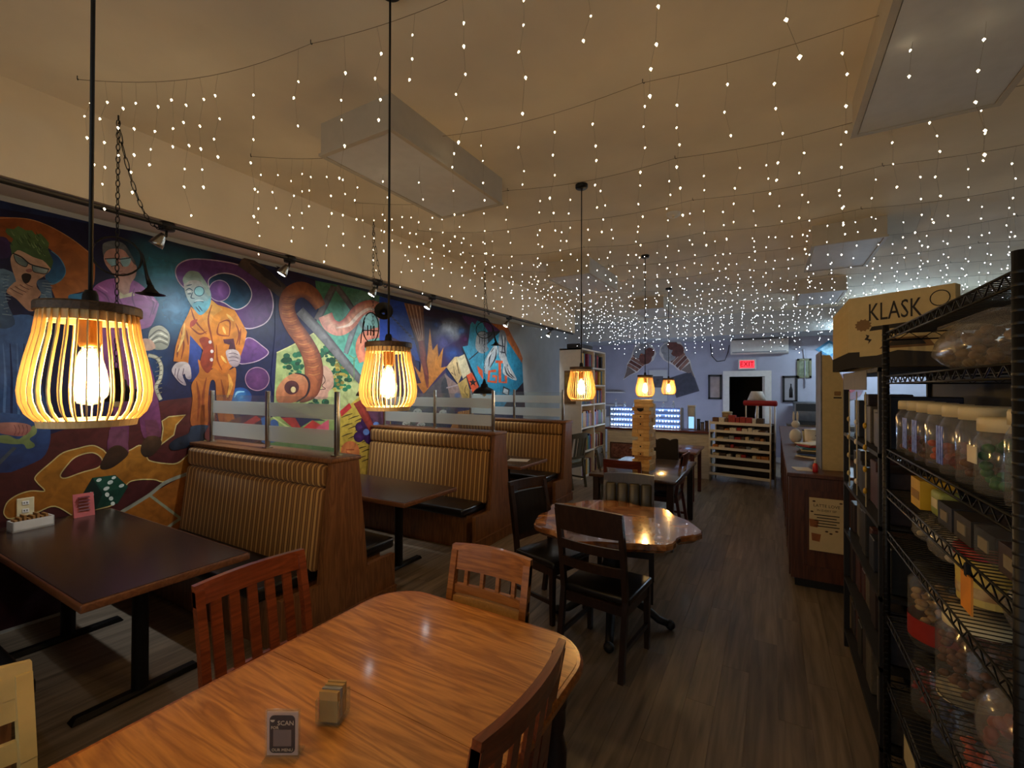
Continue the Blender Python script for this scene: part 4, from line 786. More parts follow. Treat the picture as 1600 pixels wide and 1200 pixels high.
# ------------------------------------------------------------ chairs
def chair(name, label, loc, rz, style, wm, sm, w=.45, d=.43, H=.95, lean=.16, group='dining chairs'):
    t = thing(name, label, 'chair', (loc[0], loc[1], 0), math.radians(rz), group)
    SZ = .45; h = w / 2
    def yb(z): return -d / 2 + .02 - lean * max(0, z - SZ) - .04 * max(0, (SZ - z)) * 0
    for sx in (-1, 1):
        G().hexa([(sx * (h - .02) - .015, d / 2 - .045, 0), (sx * (h - .02) + .015, d / 2 - .045, 0), (sx * (h - .02) + .015, d / 2 - .015, 0), (sx * (h - .02) - .015, d / 2 - .015, 0)],
                 [(sx * (h - .02) - .02, d / 2 - .05, SZ - .03), (sx * (h - .02) + .02, d / 2 - .05, SZ - .03), (sx * (h - .02) + .02, d / 2 - .01, SZ - .03), (sx * (h - .02) - .02, d / 2 - .01, SZ - .03)]).build('leg', wm, t)
        P = [(0, -d / 2 - .05), (SZ, -d / 2 + .02), (SZ + (H - SZ) * .5, yb(SZ + (H - SZ) * .5) + .008), (H - .025, yb(H - .025))]
        g = G(); x = sx * (h - .018)
        for (z0, y0), (z1, y1) in zip(P, P[1:]): g.hexa([(x - .017, y0 - .018, z0), (x + .017, y0 - .018, z0), (x + .017, y0 + .018, z0), (x - .017, y0 + .018, z0)], [(x - .017, y1 - .016, z1), (x + .017, y1 - .016, z1), (x + .017, y1 + .016, z1), (x - .017, y1 + .016, z1)])
        g.build('leg', wm, t)
    G().box(-h + .02, h - .02, d / 2 - .05, d / 2 - .02, SZ - .09, SZ - .03).box(-h + .02, h - .02, -d / 2 + .01, -d / 2 + .035, SZ - .09, SZ - .03).box(-h + .01, -h + .035, -d / 2, d / 2 - .03, SZ - .09, SZ - .03).box(h - .035, h - .01, -d / 2, d / 2 - .03, SZ - .09, SZ - .03).build('seat_frame', wm, t)
    G().rbox(-h - .005, h + .005, -d / 2 + .02, d / 2 + .01, SZ - .03, SZ + .02, .018, 3).build('seat', sm, t)
    for sx in (-1, 1): G().bar((sx * (h - .02), d / 2 - .03, .16), (sx * (h - .02), -d / 2 - .02, .16), .02, .028).build('stretcher', wm, t)
    def rail(nm, z0, z1, th=.022, bow=.025, mt=None, crown=0, par=None):
        g = G(); n = 8; V = []
        for i in range(n + 1):
            u = -1 + 2 * i / n; x = u * (h - .001); b = bow * (1 - u * u); zt = z1 + crown * (1 - u * u)
            V += [(x, yb(z0) - b - th / 2, z0), (x, yb(z0) - b + th / 2, z0), (x, yb(zt) - b + th / 2, zt), (x, yb(zt) - b - th / 2, zt)]
        g.add(V, [(4 * i + a, 4 * i + c, 4 * i + 4 + c, 4 * i + 4 + a) for i in range(n) for a, c in ((0, 1), (1, 2), (2, 3), (3, 0))] + [(0, 3, 2, 1), (4 * n, 4 * n + 1, 4 * n + 2, 4 * n + 3)]); return g.build(nm, mt or wm, par or t)
    def slat(x, z0, z1, sw, th=.012, mt=None, bow=.02):
        b = bow * (1 - (x / h) ** 2)
        G().hexa([(x - sw / 2, yb(z0) - b - th / 2, z0), (x + sw / 2, yb(z0) - b - th / 2, z0), (x + sw / 2, yb(z0) - b + th / 2, z0), (x - sw / 2, yb(z0) - b + th / 2, z0)],
                 [(x - sw / 2, yb(z1) - b - th / 2, z1), (x + sw / 2, yb(z1) - b - th / 2, z1), (x + sw / 2, yb(z1) - b + th / 2, z1), (x - sw / 2, yb(z1) - b + th / 2, z1)]).build('slat', mt or wm, t)
    if style == 'slat':
        rail('top_rail', H - .085, H, .026, .03); rail('lower_rail', SZ + .06, SZ + .11, .02, .03)
        for k in range(5): slat((-2 + k) * w / 6.2, SZ + .1, H - .08, .042, bow=.028)
    elif style == 'ladder':
        rail('top_rail', H - .085, H, .022, .03, crown=.012)
        for z in (.84, .72, .6): rail('back_rail', SZ + (z - .45) * (H - SZ) / .55, SZ + (z + .06 - .45) * (H - SZ) / .55 + (.02 if z == .84 else 0), .016, .03)
    elif style == 'open':
        rail('top_rail', H - .09, H, .022, .03); rail('back_rail', SZ + .2, SZ + .26, .018, .03); rail('back_rail', SZ + .08, SZ + .13, .018, .03)
    elif style == 'panel':
        rail('top_rail', H - .115, H, .026, .02, crown=.01); rail('back_rail', H - .225, H - .185, .022, .02)
        for k in range(4): slat((-1.5 + k) * w / 5, H - .19, H - .11, .020, .02)
        rail('lower_rail', SZ + .05, SZ + .09, .022, .02); rail('back_pad', SZ + .1, H - .235, .04, .02, sm)
    elif style == 'leather':
        rail('top_rail', H - .07, H, .028, .025); rail('back_pad', SZ + .12, H - .09, .035, .025, sm); rail('lower_rail', SZ + .07, SZ + .12, .022, .025)
    elif style == 'channel':
        rail('top_rail', H - .06, H, .04, .015, crown=.01); rail('back_panel', SZ + .05, H - .06, .02, .015)
        for k in range(4): G().rbox((-2 + k) * w / 4.3 + .004, (-1 + k) * w / 4.3 - .004, -.018, .02, 0, H - SZ - .13, .018, 2).xf(Matrix.Translation((0, yb(SZ + .05) - .005 + .02, SZ + .06)) @ Matrix.Rotation(math.atan(lean), 4, 'X')).build('channel_pad', sm, t)
    elif style == 'scallop':
        g = G(); pts = [(-h + .01, SZ + .1), (h - .01, SZ + .1), (h - .01, H - .02)] + [(h - .02 - (w - .04) * k / 20, H - .045 + .03 * abs(math.cos(k * PI / 10)) ** .7) for k in range(21)] + [(-h + .01, H - .02)]
        g.prism(pts, -.011, .011, 'Y'); g.v = [(x, y + yb(z), z) for x, y, z in g.v]; g.build('back_panel', wm, t)
    elif style == 'wide':
        rail('top_rail', H - .08, H, .024, .03, crown=.015); rail('lower_rail', SZ + .06, SZ + .1, .02, .03)
        for x, sw in ((-.10, .05), (0, .1), (.10, .05)): slat(x, SZ + .08, H - .06, sw, bow=.028)
    return t
M_tan = mat('tan_upholstery', (176, 132, 78), .6, bump=.1, scale=80)
M_oakchair = wood('oak_chair_wood', (120, 70, 28), (176, 112, 54), 'X', .35, 1.2, coat=.2)
M_creamwood = mat('cream_painted_wood', (206, 182, 120), .5, var=.08)
M_mahog = wood('mahogany_wood', (70, 24, 16), (104, 42, 28), 'X', .3, 1.2, coat=.3)
M_greywood = mat('grey_painted_wood', (74, 72, 62), .5)
M_olive = mat('olive_vinyl', (54, 47, 28), .36, scale=40, bump=.06)
chair('dining_chair', 'red-brown slat-back chair between the oak table and the corner booth', (-1.735, 1.175), -90, 'slat', M_red, M_vinyl, .49)
chair('dining_chair', 'red-brown slat-back chair at the oak table edge nearest the aisle', (-.855, 1.09), 90, 'slat', wood('red_brown_wood_b', (92, 42, 20), (136, 68, 36), 'X', .32, 1.2, coat=.3), M_vinyl, .48)
chair('dining_chair', 'light oak chair with tan padded back at the head of the oak table', (-1.19, 1.585), 180, 'panel', M_oakchair, M_tan, .45)
chair('dining_chair', 'cream painted chair cut off by the picture corner', (-1.60, .215), -90, 'ladder', M_creamwood, M_tan, .46)
chair('dining_chair', 'near-black ladder-back chair with its back to the camera at the live-edge table', (-.96, 2.93), -6, 'ladder', M_dark, M_vinyl, .46, H=1.0)
chair('dining_chair', 'dark chair with glossy black seat between the middle booth and live-edge table', (-1.52, 3.27), -108, 'leather', M_dark, M_vinyl, .42, H=.98)
chair('dining_chair', 'olive channel-padded chair facing the live-edge table', (-1.09, 3.87), 192, 'channel', M_dark, M_olive, .45, H=.95)
chair('dining_chair', 'mahogany open-back chair pushed up to the block tower table', (-1.44, 5.19), 0, 'open', M_mahog, M_vinyl, .42)
chair('dining_chair', 'greenish grey chair at the booth side of the block tower table', (-1.72, 5.80), -80, 'leather', M_greywood, mat('grey_vinyl', (70, 66, 56), .35), .42)
chair('dining_chair', 'dark brown chair at the aisle side of the block tower table', (-1.20, 5.88), 90, 'ladder', M_mahog, M_vinyl, .42)
chair('dining_chair', 'dark chair with a scalloped solid back at the small rear table', (-1.43, 7.35), 0, 'scallop', mat('dark_grey_wood', (52, 46, 40), .4), M_vinyl, .42, H=1.0)
chair('dining_chair', 'grey-green chair standing by the white bookcase', (-3.15, 7.42), 75, 'wide', M_greywood, mat('sage_seat', (96, 98, 84), .5), .42)

# ------------------------------------------------------------ oak table
OX0, OX1, OY0, OY1 = -1.64, -.585, -.25, 1.69
t = thing('oak_table', 'big glossy oak dining table with rounded corners in the foreground', 'table', ((OX0 + OX1) / 2, (OY0 + OY1) / 2, 0))
hx, hy = (OX1 - OX0) / 2, (OY1 - OY0) / 2
def slab(poly, z0, z1, ins):
    g = G(); cx = sum(p[0] for p in poly) / len(poly); cy = sum(p[1] for p in poly) / len(poly); n = len(poly)
    def sc(k): return [(p[0] - k * p[0] / hx, p[1] - k * p[1] / hy) for p in poly]
    rings = [(sc(ins), z0), (sc(0), z0 + (z1 - z0) * .35), (sc(0), z0 + (z1 - z0) * .7), (sc(ins * .6), z1)]
    vs = [(x, y, z) for r, z in rings for x, y in r]
    fs = [(i * n + k, i * n + (k + 1) % n, (i + 1) * n + (k + 1) % n, (i + 1) * n + k) for i in range(3) for k in range(n)] + [tuple(range(n))[::-1], tuple(range(3 * n, 4 * n))]
    return g.add(vs, fs)
oval = rrect(-hx, hx, -hy, hy, .2, 8)
slab(oval, .715, .7585, .014).build('table_edge', M_oakedge, t)
NB = 5
inner = .022
for k in range(3):   # the top is three boards: two ends and a leaf
    ya, yb_ = (-hy + inner, -.42) if k == 0 else ((-.418, .30) if k == 1 else (.302, hy - inner))
    r = .18
    if k == 1: pts = [(-hx + inner, ya), (hx - inner, ya), (hx - inner, yb_), (-hx + inner, yb_)]
    elif k == 2: pts = [(-hx + inner, ya), (hx - inner, ya)] + arc(hx - inner - r, yb_ - r, r, 0, PI / 2, 8) + arc(-hx + inner + r, yb_ - r, r, PI / 2, PI, 8)
    else: pts = [(hx - inner, yb_), (-hx + inner, yb_)] + arc(-hx + inner + r, ya + r, r, PI, 1.5 * PI, 8) + arc(hx - inner - r, ya + r, r, 1.5 * PI, 2 * PI, 8)
    G().prism(pts, .75, .7605, 'Z').build('top_board', M_oak, t)
G().box(-hx + .1, hx - .1, hy - .14, hy - .12, .63, .715).box(-hx + .1, hx - .1, -hy + .12, -hy + .14, .63, .715).box(-hx + .1, -hx + .12, -hy + .12, hy - .12, .63, .715).box(hx - .12, hx - .1, -hy + .12, hy - .12, .63, .715).build('apron', M_oakedge, t)
for sx in (-1, 1):
    for sy in (-1, 1): G().lathe([(.0, 0), (.025, 0), (.032, .05), (.024, .1), (.04, .25), (.045, .4), (.03, .46), (.04, .5), (.04, .56), (.045, .57), (.045, .715)], 14, (sx * (hx - .12), sy * (hy - .14), 0)).build('leg', M_dark, t)
# glass packet holder and menu sign on it
gh = thing('packet_holder', 'square glass holder full of sweetener packets on the oak table', 'holder', (-1.135, .905, .7605), math.radians(24))
g = G(); s_ = .036
g.rbox(-s_, s_, -s_, s_, 0, .010, .003, 1)
for a, b, c, e in ((-s_, s_, -s_, -s_ + .005), (-s_, s_, s_ - .005, s_), (-s_, -s_ + .005, -s_, s_), (s_ - .005, s_, -s_, s_)): g.box(a, b, c, e, .01, .075)
g.build('glass_cup', M_glass, gh)
for k in range(7): G().box(-.028, .028, -.029 + k * .0083, -.029 + k * .0083 + .0068, .011, .098 - .003 * (k % 2)).build('packet', mat('tan_packet', (186, 150, 92), .7) if k not in (2, 3) else mat('grey_packet', (150, 148, 146), .7), gh)
G().box(-.0285, -.0275, -.029, .008, .02, .08).build('pink_packet_face', mat('pink_packet', (206, 70, 90), .6), gh)
qs = thing('menu_sign', 'small printed menu sign in a clear acrylic stand on the oak table', 'sign', (-1.135, .745, .7605), math.radians(30))
G().rbox(-.045, .045, -.025, .035, 0, .004, .001, 1).box(-.045, .045, -.005, -.002, .004, .125).box(-.045, .045, .002, .005, .004, .125).build('acrylic_stand', M_glass, qs)
sg_ = G().box(-.041, .041, -.0018, .0018, .006, .12).build('card', mat('pale_pink_card', (214, 176, 164), .7), qs)
G().prism(rrect(-.034, .034, .012, .112, .012, 4), -.0024, -.0018, 'Y').build('dark_panel', mat('plum_print', (40, 22, 26), .7), qs)
G().box(-.024, .024, -.0028, -.0024, .03, .074).build('blank_square', mat('grey_print', (120, 100, 96), .8), qs)
MT = mat('pale_print', (206, 184, 160), .7)
for s, z, sz in (('SCAN', .091, .017), ('FOR', .079, .011), ('OUR MENU', .020, .011)): write('lettering', s, sz, MT, qs, (.009 if s == 'SCAN' else (-.02 if s == 'FOR' else 0), -.0026, z), (PI / 2, 0, 0))
G().prism(arc(-.026, .100, .006, PI, 2 * PI, 8), -.0028, -.0024, 'Y').build('cup_mark', MT, qs)

# ------------------------------------------------------------ live-edge table
def marble():
    mt, nt, b = newmat('burl_resin'); N, L = nt.nodes, nt.links
    tc = N.new('ShaderNodeTexCoord'); nz = N.new('ShaderNodeTexNoise'); nz.inputs['Scale'].default_value = 4.2; nz.inputs['Detail'].default_value = 7; nz.inputs['Distortion'].default_value = 1.6
    rp = N.new('ShaderNodeValToRGB'); cr = rp.color_ramp; cr.elements[0].position = .3; cr.elements[0].color = (*lin((58, 34, 20)), 1); cr.elements[1].position = .75; cr.elements[1].color = (*lin((206, 156, 106)), 1)
    e = cr.elements.new(.5); e.color = (*lin((150, 92, 50)), 1)
    L.new(tc.outputs['Object'], nz.inputs['Vector']); L.new(nz.outputs[0], rp.inputs[0]); L.new(rp.outputs[0], b.inputs['Base Color'])
    b.inputs['Roughness'].default_value = .12; b.inputs['Coat Weight'].default_value = 1; b.inputs['Coat Roughness'].default_value = .03
    return mt
M_burl = marble()
t = thing('live_edge_table', 'round live-edge table with glossy burl top on a black pedestal', 'table', (-1.04, 3.31, 0))
out = []
for k in range(64):
    a = 2 * PI * k / 64; r = .57 + .030 * math.sin(7 * a + .6) + .018 * math.sin(11 * a + 2) + .022 * math.cos(3 * a)
    out.append((r * math.cos(a), r * .97 * math.sin(a)))
g = G(); n = 64
rings = [([(x * .95, y * .95) for x, y in out], .70), (out, .725), ([(x * 1.0, y * 1.0) for x, y in out], .752), ([(x * .988, y * .988) for x, y in out], .762)]
g.add([(x, y, z) for r, z in rings for x, y in r], [(i * n + k, i * n + (k + 1) % n, (i + 1) * n + (k + 1) % n, (i + 1) * n + k) for i in range(3) for k in range(n)] + [tuple(range(n))[::-1], tuple(range(3 * n, 4 * n))])
g.build('burl_top', M_burl, t)
G().lathe([(.0, .08), (.06, .08), (.075, .14), (.05, .2), (.045, .3), (.07, .36), (.08, .42), (.05, .5), (.05, .6), (.14, .68), (.16, .70), (0, .70)], 20).build('pedestal', M_blackpaint, t)
for k in range(4):
    a = k * PI / 2 + .25
    def q(r, z): return (r * math.cos(a), r * math.sin(a), z)
    f_ = G().tube([q(.04, .18), q(.14, .19), q(.24, .13), q(.33, .06), q(.40, .04)], [.04, .036, .03, .028, .026], 8).build('foot', M_blackpaint, t)
    G().ball(q(.41, .034), .036, .036, .034).build('claw', M_blackpaint, f_)

# ------------------------------------------------------------ rear tables
def plaintable(label, x0, x1, y0, y1, tm, lm, sq=.06):
    t = thing('dining_table', label, 'table', ((x0 + x1) / 2, (y0 + y1) / 2, 0), 0, 'plain wooden dining tables'); a, b = (x1 - x0) / 2, (y1 - y0) / 2
    G().rbox(-a, a, -b, b, .725, .76, .006, 2).build('tabletop', tm, t)
    G().box(-a + .06, a - .06, b - .09, b - .07, .64, .725).box(-a + .06, a - .06, -b + .07, -b + .09, .64, .725).box(-a + .06, -a + .08, -b + .07, b - .07, .64, .725).box(a - .08, a - .06, -b + .07, b - .07, .64, .725).build('apron', lm, t)
    for sx in (-1, 1):
        for sy in (-1, 1): G().rbox(sx * (a - .07) - sq / 2, sx * (a - .07) + sq / 2, sy * (b - .08) - sq / 2, sy * (b - .08) + sq / 2, 0, .725, .006, 1).build('leg', lm, t)
    return t
M_dkgloss = mat('dark_gloss_wood', (58, 40, 32), .18, c2=(78, 54, 42), scale=10, stretch=(8, 1, 1), coat=.3)
plaintable('dark glossy table carrying the stacking block tower', -1.84, -.88, 4.96, 6.46, M_dkgloss, M_dark, .07)
plaintable('small reddish wooden table in front of the bar', -2.03, -1.0, 7.33, 8.27, wood('reddish_table_top', (90, 52, 36), (128, 84, 60), 'X', .22, 1.2, coat=.3), M_mahog, .055)
# stacking block tower: every block a block
M_blk = [wood('block_pine_%d' % k, c1, c2, 'X', .5, 2.2) for k, (c1, c2) in enumerate((((214, 160, 88), (234, 190, 120)), ((224, 176, 104), (244, 208, 140)), ((196, 140, 74), (222, 172, 106))))]
jt = thing('block_tower', 'tall stacking game tower of pale pine blocks on the dark table', 'game', (-1.345, 5.52, .76), math.radians(-8))
BLm = []
for k in range(3):
    me = G().rbox(-.108, .108, -.0345, .0345, 0, .0435, .003, 1).mesh('block'); me.materials.append(M_blk[k]); BLm.append(me)
NL = 17
for L_ in range(NL):
    for k in range(3):
        if (L_, k) in ((3, 0), (5, 2), (8, 0), (11, 2), (13, 1), (15, 0)): continue
        o = (k - 1) * .0705; z = L_ * .0445; j = rnd.uniform(-.006, .006)
        inst(BLm[rnd.randrange(3)], 'block', jt, (j, o, z) if L_ % 2 else (o, j, z), rnd.uniform(-.015, .015) + (0 if L_ % 2 else PI / 2))
zt = NL * .0445
for dx, dy, dz, r in ((.03, -.02, 0, .05), (-.02, .05, 0, .0), (0, -.01, .0445, .12)): inst(BLm[1], 'block', jt, (dx, dy, zt + dz), r)
for L_ in (4, 6, 9, 12, 14): G().prism(arc(0, L_ * .0445 + .022, .010, 0, 2 * PI, 10)[:-1], -.1095, -.1088, 'Y').build('stamp', M_print, jt)
G().prism(arc(.0, zt - .012, .042, PI, 2 * PI, 12), -.1165, -.1155, 'Y').build('smile_mark', M_print, jt)
# ------------------------------------------------------------ bookcase with games
GAMECOL = [(150, 40, 38), (40, 70, 130), (190, 150, 60), (60, 100, 70), (96, 56, 110), (200, 196, 180), (40, 40, 46), (176, 96, 44), (70, 120, 140), (120, 34, 60)]
GM = [mat('game_box_%d' % i, c, .5, var=.25, scale=30) for i, c in enumerate(GAMECOL)]
GNAME = ['red', 'blue', 'mustard', 'green', 'purple', 'cream', 'black', 'rust', 'teal', 'crimson']
OD = ['first', 'second', 'third', 'fourth', 'fifth', 'sixth', 'seventh', 'eighth', 'ninth', 'tenth', 'eleventh', 'twelfth', 'thirteenth', 'fourteenth', 'fifteenth', 'sixteenth', 'seventeenth', 'eighteenth', 'nineteenth', 'twentieth']
bc = thing('bookcase', 'tall white bookcase full of board games beside the last booth', 'bookcase', (-3.13, 8.05, 0))
D_, LN, HT = .45, 1.42, 2.5
G().box(-D_, 0, 0, .03, 0, HT).build('side_panel', M_white, bc); G().box(-D_, 0, LN - .03, LN, 0, HT).build('side_panel', M_white, bc)
G().box(-D_, 0, LN / 2 - .015, LN / 2 + .015, .06, HT - .03).build('divider', M_white, bc); G().box(-D_, -D_ + .012, .03, LN - .03, .03, HT - .03).build('back_panel', M_white, bc)
ZS = [.04, .52, .98, 1.42, 1.80, 2.15]
for z in ZS: G().box(-D_ + .012, 0, .03, LN - .03, z - .03, z).build('shelf', M_white, bc)
G().box(-D_, 0, 0, LN, HT - .03, HT).build('top_panel', M_white, bc)
SHN = ['lowest', 'second', 'third', 'fourth', 'fifth', 'highest']
for r_, z in enumerate(ZS):
    nz_ = (ZS + [HT - .03])[r_ + 1] - z - .06
    for c_ in (0, 1):
        y = c_ * LN / 2 + .04; k = 0; end = y + LN / 2 - .09
        while y < end - .03:
            th = rnd.uniform(.04, .085)
            if y + th > end: break
            hh = min(nz_, rnd.uniform(.24, .31)); dp = rnd.uniform(.2, .3)
            if not (r_ > 3 and rnd.random() < .25):
                gi = rnd.randrange(10)
                b = G().rbox(-dp, -.03, 0, th - .004, 0, hh, .003, 1).build('game_box', GM[gi]); b.location = (-3.13, 8.05 + y, z + .001)
                tag(b, '%s board game box, %s in the %s column of the %s bookcase shelf' % (GNAME[gi], OD[k], 'nearer' if c_ == 0 else 'farther', SHN[r_]), 'board game', 'board games on the %s bookcase shelf, %s column' % (SHN[r_], 'nearer' if c_ == 0 else 'farther'))
            y += th; k += 1
bt = tag(G().rbox(-.32, -.05, .05, .75, 0, .09, .006, 1).build('dark_game_box', GM[6]), 'flat dark box lying on top of the bookcase', 'box'); bt.location = (-3.13, 8.05, HT)
po = thing('wall_poster', 'brown printed poster on the side of the bookcase', 'poster', (-3.36, 8.045, 1.75)); G().box(-.12, .12, -.004, 0, -.32, .32).build('sheet', mat('brown_print', (120, 92, 62), .7, var=.4, scale=8), po); G().box(-.1, .1, -.0055, -.004, .02, .28).build('picture_patch', mat('ochre_print', (150, 120, 60), .7, var=.4, scale=12), po)

# ------------------------------------------------------------ bar with LED case
M_stone = mat('whitewashed_panel', (206, 202, 192), .7, var=.16, scale=5, stretch=(1, 1, 6))
M_bartop = wood('bar_top_wood', (78, 30, 22), (112, 50, 36), 'X', .3, 1)
t = thing('bar_counter', 'pale-fronted bar with a dark red wooden top below the ice cream cut-outs', 'bar counter', (0, 9.35, 0))
G().box(-3.05, -1.02, 0, .5, 0, .87).build('body', M_stone, t); G().rbox(-3.08, -.99, -.06, .54, .87, .91, .006, 1).build('bar_top', M_bartop, t); G().box(-3.05, -1.02, -.012, 0, 0, .09).build('kick_strip', M_white, t)
fp = thing('wall_poster', 'brown framed print leaning on the front of the bar', 'poster', (-2.72, 9.335, .28)); G().box(-.26, .26, -.02, 0, -.02, .32).build('frame', mat('brown_frame', (70, 44, 34), .6), fp); G().box(-.235, .235, -.023, -.02, .005, .295).build('print', mat('collage_print', (150, 104, 90), .7, c2=(84, 44, 46), scale=26), fp)
ledm = emis('blue_led_glow', (.22, .38, 1.0), E_LED * .07)
ledw = emis('blue_white_led_glow', (.62, .80, 1.0), E_LED * 2)
ca = thing('led_display_case', 'glass display case with rows of blue LEDs on the bar', 'display case', (0, 9.5, .91))
M_cab = mat('blue_case_back', (60, 76, 130), .5)
G().box(-3.05, -1.58, .28, .30, 0, .42).build('back_panel', M_cab, ca); G().box(-3.05, -1.58, -.01, 0, .0, .42).build('front_glass', M_glass, ca)
G().box(-3.0, -1.63, .302, .315, .05, .40).build('added_rear_glow', emis('added_lilac_glow', (.50, .64, 1.0), E_LED * .55), ca)  # unseen glowing strip added behind the case to light the rear wall
for x in (-3.05, -1.6): G().box(x, x + .02, -.012, .28, 0, .43).build('upright', M_chrome, ca)
for k, z in enumerate((.03, .14, .25, .36)):
    sh = G().box(-3.03, -1.6, .0, .28, z - .012, z).build('shelf', M_glass, ca)
    g = G()
    for j in range(24):
        if rnd.random() < .08: continue
        g.ball((-3.0 + j * .059, .012, z + .014), .010, .008, .010, 8, 5)
    o = g.build('led_strip', ledw, sh); o['kind'] = 'stuff'
    G().box(-3.03, -1.6, .262, .27, z + .004, z + .03).build('led_tape', ledm, sh)
for j in range(7):
    x = -2.95 + j * .2
    b = thing('glass_bottle', 'small glass bottle on the LED display case, %s from the bookcase side' % OD[j], 'bottle', (x, 9.62, 1.335), 0, 'small bottles on the LED display case'); hh = rnd.uniform(.09, .16)
    G().lathe([(0, 0), (.028, 0), (.03, .01), (.03, hh * .6), (.012, hh * .78), (.012, hh)], 12).build('body', clear('pale_bottle_glass', (.7, .74, .8), .25, .08), b); G().lathe([(.013, hh - .012), (.013, hh + .008), (0, hh + .008)], 10).build('cap', M_cream, b)
fr = thing('small_dispenser', 'slim white and blue lit drinks dispenser at the end of the LED case', 'dispenser', (-1.40, 9.62, .91)); G().rbox(-.07, .07, -.06, .06, 0, .46, .01, 2).build('body', mat('dispenser_white', (170, 178, 190), .4), fr); G().box(-.05, .05, -.063, -.06, .03, .26).build('lit_panel', emis('blue_panel_glow', (.25, .5, 1.0), .35), fr); G().rbox(-.075, .075, -.07, .065, .46, .485, .006, 1).build('lid', M_white, fr)
for j, (x, hh, c) in enumerate(((-1.27, .2, (60, 60, 70)), (-1.2, .14, (120, 120, 124)), (-1.12, .17, (84, 60, 50)))):
    b = thing('kitchen_canister', ('dark tall canister', 'grey short canister', 'brown canister')[j] + ' on the bar end beside the dispenser', 'canister', (x, 9.6, .91)); G().lathe([(0, 0), (.032, 0), (.032, hh), (0, hh)], 14, smooth=False).build('body', mat('can_%d' % j, c, .4), b); G().lathe([(.034, hh), (.034, hh + .02), (0, hh + .02)], 14).build('lid', M_blackpaint, b)
# back bar shelf against the left of the rear wall
t = thing('back_bar', 'pale back bar cabinet with white shelves against the rear wall', 'cabinet', (-3.75, 11.9, 0)); G().box(-.45, .75, 0, .38, 0, .95).build('body', M_wallpale, t)
for z in (1.25, 1.6): G().box(-.45, .25, .1, .38, z, z + .03).build('shelf', M_white, t)
for j in range(6):
    b = thing('cup_stack', 'stack of white cups on the back bar, %s from the bookcase side' % OD[j], 'cups', (-4.0 + j * .16, 12.05, .951), 0, 'cup stacks on the back bar'); hh = rnd.uniform(.14, .26); G().lathe([(.03, 0), (.04, hh), (.037, hh), (0, hh * .9)], 12).build('cups', M_paper, b); G().lathe([(.041, hh - .006), (.043, hh), (.041, hh + .006), (.039, hh)], 12, closed=True).build('cup_rim', M_white, b)

# ------------------------------------------------------------ rear wall
YW = YB - .002
def conemk(pts, sx):   # helper for the cut-outs
    return [(sx * x, z) for x, z in pts]
M_scoop = mat('soft_serve_print', (150, 150, 150), .6, var=.25, scale=12); M_choc = mat('chocolate_print', (104, 60, 50), .6, var=.3, scale=10); M_waf = mat('waffle_print', (120, 104, 96), .6, var=.2, scale=30)
def cone(x, z, rot, label):
    t = thing('ice_cream_cutout', label, 'wall sign', (x, YW, z), 0, 'ice cream cone cut-outs on the rear wall'); R = Matrix.Rotation(rot, 4, 'Y')
    o = [(0, -.72), (.07, -.5), (.19, -.30), (.20, -.08), (.27, .02), (.32, .2), (.27, .38), (.14, .46), (0, .48), (-.16, .46), (-.28, .34), (-.30, .16), (-.25, 0), (-.2, -.12), (-.19, -.3), (-.07, -.5)]
    G().prism(o, -.02, 0, 'Y').xf(R).build('white_backing', M_white, t)
    G().prism([(0, -.68), (.06, -.5), (.14, -.34), (-.14, -.34), (-.06, -.5)], -.026, -.02, 'Y').xf(R).build('cone_tip', M_waf, t)
    for k in range(4): G().prism([(-.16 - .01 * k, -.34 + k * .1), (.16 + .02 * k, -.30 + k * .1), (.17 + .02 * k, -.215 + k * .1), (-.15 - .015 * k, -.255 + k * .1)], -.028 - .002 * (k % 2), -.02, 'Y').xf(R).build('band', M_choc if k % 2 else mat('caramel_print', (140, 100, 84), .6, var=.3), t)
    for cx, cz, r, mm in ((-.1, .14, .16, M_scoop), (.12, .12, .17, M_choc), (-.06, .30, .15, M_scoop), (.12, .30, .13, M_choc)): G().prism(arc(cx, cz, r, 0, 2 * PI, 16)[:-1], -.034 - .003 * abs(cx) * 10 - .002 * cz * 10, -.02, 'Y').xf(R).build('scoop', mm, t)
cone(-3.12, 2.52, math.radians(38), 'ice cream cone cut-out leaning left on the rear wall')
cone(-2.16, 2.55, math.radians(-40), 'ice cream cone cut-out leaning right on the rear wall')
t = thing('wall_picture', 'light-framed picture between the ice cream cut-outs', 'picture', (-2.62, YW, 1.8)); 
G().box(-.27, .27, -.03, 0, -.45, .45).build('frame', mat('lilac_frame', (150, 152, 166), .5), t); G().box(-.23, .23, -.033, -.03, -.41, .41).build('mat_board', M_wallpale, t); G().box(-.13, .13, -.036, -.033, -.05, .25).build('print', mat('dim_print', (84, 80, 84), .7, var=.4, scale=9), t)
t = thing('wall_panel', 'tilted dark grey square sign on the rear wall below the cone', 'sign', (-1.97, YW, 1.83)); G().box(-.29, .29, -.025, 0, -.27, .27).xf(Matrix.Rotation(math.radians(-18), 4, 'Y')).build('board', mat('slate_board', (70, 70, 80), .7), t); G().box(-.26, .26, -.028, -.025, -.24, .24).xf(Matrix.Rotation(math.radians(-18), 4, 'Y')).build('face', mat('slate_face', (62, 62, 72), .7, var=.2), t)
